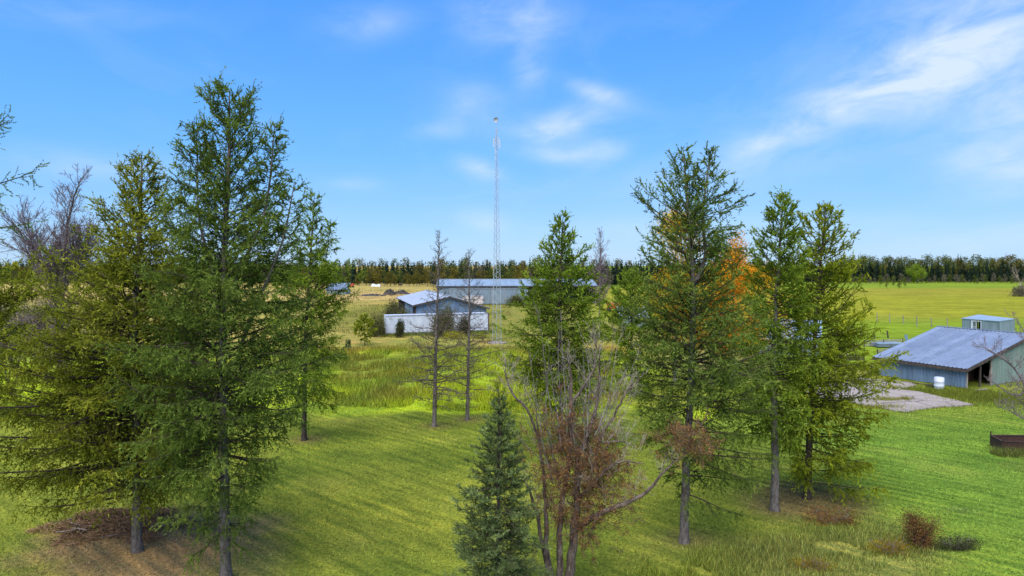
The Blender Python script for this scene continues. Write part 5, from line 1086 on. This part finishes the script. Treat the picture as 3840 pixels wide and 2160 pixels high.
def plant(kind_name, me_, x, y, s, label, cat, group):
    sx_ = 1920 + F * x / y
    if 'treeline' in label or 'spruce wall' in label:
        for lim, wd in ((200, 'at the left edge of the picture'), (1270, 'behind the big left larches'), (1640, 'beyond the tan field, left of the long shed'), (1875, 'behind the left half of the long shed'), (2250, 'behind the right half of the long shed'), (2800, 'behind the twin-topped larch'), (3220, 'behind the larch pair'), (3450, 'at the left end of the right pasture'), (3650, 'above the middle of the right pasture'), (9999, 'at the far right end of the pasture')):
            if sx_ < lim: break
        label = label + ', ' + wd; group = group + ', ' + wd
    o = bpy.data.objects.new(kind_name, me_); COL.objects.link(o); o.location = (x, y, 0); o.rotation_euler = (0, 0, rf_.uniform(0, 6.28)); sxy = s * rf_.uniform(.85, 1.2); o.scale = (sxy, sxy, s); tag(o, label, cat, group)
mass_s, mass_l = MB(), {'far_leaf_green': MB(), 'far_leaf_gold': MB()}
def mass(dst, src, x, y, s):
    a_ = rf_.uniform(0, 6.28); c_, s_ = math.cos(a_), math.sin(a_)
    for vv_, kind_, f_ in [(src.v[i], i, None) for i in range(1)]:
        v_ = vv_ * s; v_ = np.column_stack([v_[:, 0] * c_ - v_[:, 1] * s_ + x, v_[:, 0] * s_ + v_[:, 1] * c_ + y, v_[:, 2]]); dst.tris(v_, np.arange(len(v_)).reshape(-1, 3), src.tint[i] if False else src.tint[0])
def edge(ax_): # distance of the front of the wood for a direction (image column)
    return np.interp(ax_, [-400, 1250, 1600, 2000, 2300, 2500, 3150, 3250, 3840, 4300], [370, 350, 345, 300, 330, 400, 400, 405, 410, 420])
GS, GA, GG = 'spruces in the far treeline', 'autumn aspens in the far treeline', 'green aspens in the far treeline'
# front spruces (right wall and gaps)
for px in np.arange(2300, 4060, 14.0):
    d_ = edge(px) + rf_.uniform(4, 14); q_ = P(px + rf_.normal(0, 4), 1000, d_); plant('spruce_tree', SM[rf_.integers(5)], q_[0], q_[1], rf_.uniform(.76, 1.12), 'dark spruce in the dense far treeline', 'tree', GS)
for px in np.arange(-200, 2300, 26.0):
    d_ = edge(px) + rf_.uniform(16, 40); q_ = P(px + rf_.normal(0, 8), 1000, d_); plant('spruce_tree', SM[rf_.integers(5)], q_[0], q_[1], rf_.uniform(.78, 1.16), 'dark spruce in the dense far treeline', 'tree', GS)
# the tall ones that stick out
for px, s_ in ((3262, 1.22), (3292, 1.2), (3337, 1.12), (3592, 1.42), (3602, 1.38), (3700, 1.15), (3760, 1.25), (3810, 1.22), (3690, 1.1)):
    d_ = edge(px) + 30; q_ = P(px, 1000, d_); plant('spruce_tree', SM[rf_.integers(5)], q_[0], q_[1], s_, 'spruce whose tip rises above the far treeline', 'tree', 'spruces rising above the far treeline')
# front aspens on the left and middle
for i, px in enumerate(np.arange(-150, 2300, 19.0)):
    d_ = edge(px) + rf_.uniform(-3, 22); q_ = P(px + rf_.normal(0, 6), 1000, d_); r_ = rf_.random()
    mk = 'far_leaf_green' if r_ < .55 else ('far_leaf_gold' if r_ < .84 else 'far_leaf_grey')
    big = 1.0 + .25 * (1650 < px < 1830) + .3 * (2010 < px < 2110)
    plant('aspen_tree', LM[mk][rf_.integers(4)], q_[0], q_[1], rf_.uniform(.45, .98) * big, {'far_leaf_green': 'green aspen in the far treeline', 'far_leaf_gold': 'golden brown aspen in the far treeline', 'far_leaf_grey': 'grey leafless tree in the far treeline'}[mk], 'tree', {'far_leaf_green': GG, 'far_leaf_gold': GA, 'far_leaf_grey': 'grey trees in the far treeline'}[mk])
for px in (1480, 1525, 1537, 1552, 1565, 1603, 1422, 1452, 1464):
    q_ = G(px, 1074); plant('aspen_tree', LM['far_leaf_gold'][rf_.integers(4)], q_[0], q_[1], rf_.uniform(.42, .62), 'small golden aspen standing out in the far pasture', 'tree', 'small aspens in the far pasture')
# aspens showing above the spruce wall
for px in np.arange(3150, 4060, 17.0):
    d_ = edge(px) + rf_.uniform(24, 50); q_ = P(px + rf_.normal(0, 6), 1000, d_); mk = 'far_leaf_green' if rf_.random() < .6 else 'far_leaf_gold'
    plant('aspen_tree', LM[mk][rf_.integers(4)], q_[0], q_[1], rf_.uniform(1.08, 1.36), {'far_leaf_green': 'green aspen in the far treeline', 'far_leaf_gold': 'golden brown aspen in the far treeline'}[mk], 'tree', {'far_leaf_green': GG, 'far_leaf_gold': GA}[mk])
# brush in front of the spruce wall
for i, px in enumerate(np.arange(3190, 3900, 15.0)):
    q_ = P(px + rf_.normal(0, 5), 1000, edge(px) - rf_.uniform(0, 32)); mk = ('far_leaf_grey', 'far_leaf_green', 'far_leaf_grey')[i % 3]; o_s = rf_.uniform(.2, .48)
    plant('roadside_shrub', LM[mk][rf_.integers(4)], q_[0], q_[1], o_s, 'low shrub by the far spruce wall', 'shrub', 'shrubs at the foot of the spruce wall')
for px, py, s_ in ((3325, 1082, .40), (3372, 1083, .38), (3300, 1075, .42), (3350, 1072, .45), (3390, 1078, .4), (3500, 1058, .5)):
    q_ = G(px, py); plant('willow_clump', LM['far_leaf_green'][rf_.integers(4)], q_[0], q_[1], s_, 'green willow clump out in the far right pasture', 'bush', 'willow clumps in the far right pasture')
for px, py in ((2395, 1045), (2440, 1045), (2350, 1048)):
    q_ = P(px, 1000, 300); plant('spruce_tree', SM[rf_.integers(5)], q_[0], q_[1], .95, 'dark spruce in the dense far treeline', 'tree', GS)
# the wood behind, one mass
for px in np.arange(-500, 4400, 13.0):
    for row in range(2):
        d_ = edge(px) + 45 + row * 24 + rf_.uniform(-8, 8); q_ = P(px + rf_.normal(0, 6), 1000, d_)
        mass(mass_s, SPL[rf_.integers(5)], q_[0], q_[1], rf_.uniform(.9, 1.16))
mass_s.build('spruce_forest', M['far_spruce'], kind='stuff')
for px in np.arange(-500, 4400, 44.0):
    mk = 'far_leaf_green' if rf_.random() < .55 else 'far_leaf_gold'
    q_ = P(px, 1000, edge(px) + 55 + rf_.uniform(-6, 14)); mass(mass_l[mk], LP[rf_.integers(4)], q_[0], q_[1], rf_.uniform(1.0, 1.18))
mass_l['far_leaf_green'].build('aspen_forest', M['far_leaf_green'], kind='stuff'); mass_l['far_leaf_gold'].build('autumn_aspen_forest', M['far_leaf_gold'], kind='stuff')
print('TRIS', sum(len(o.data.polygons) for o in S.objects if o.type == 'MESH'))
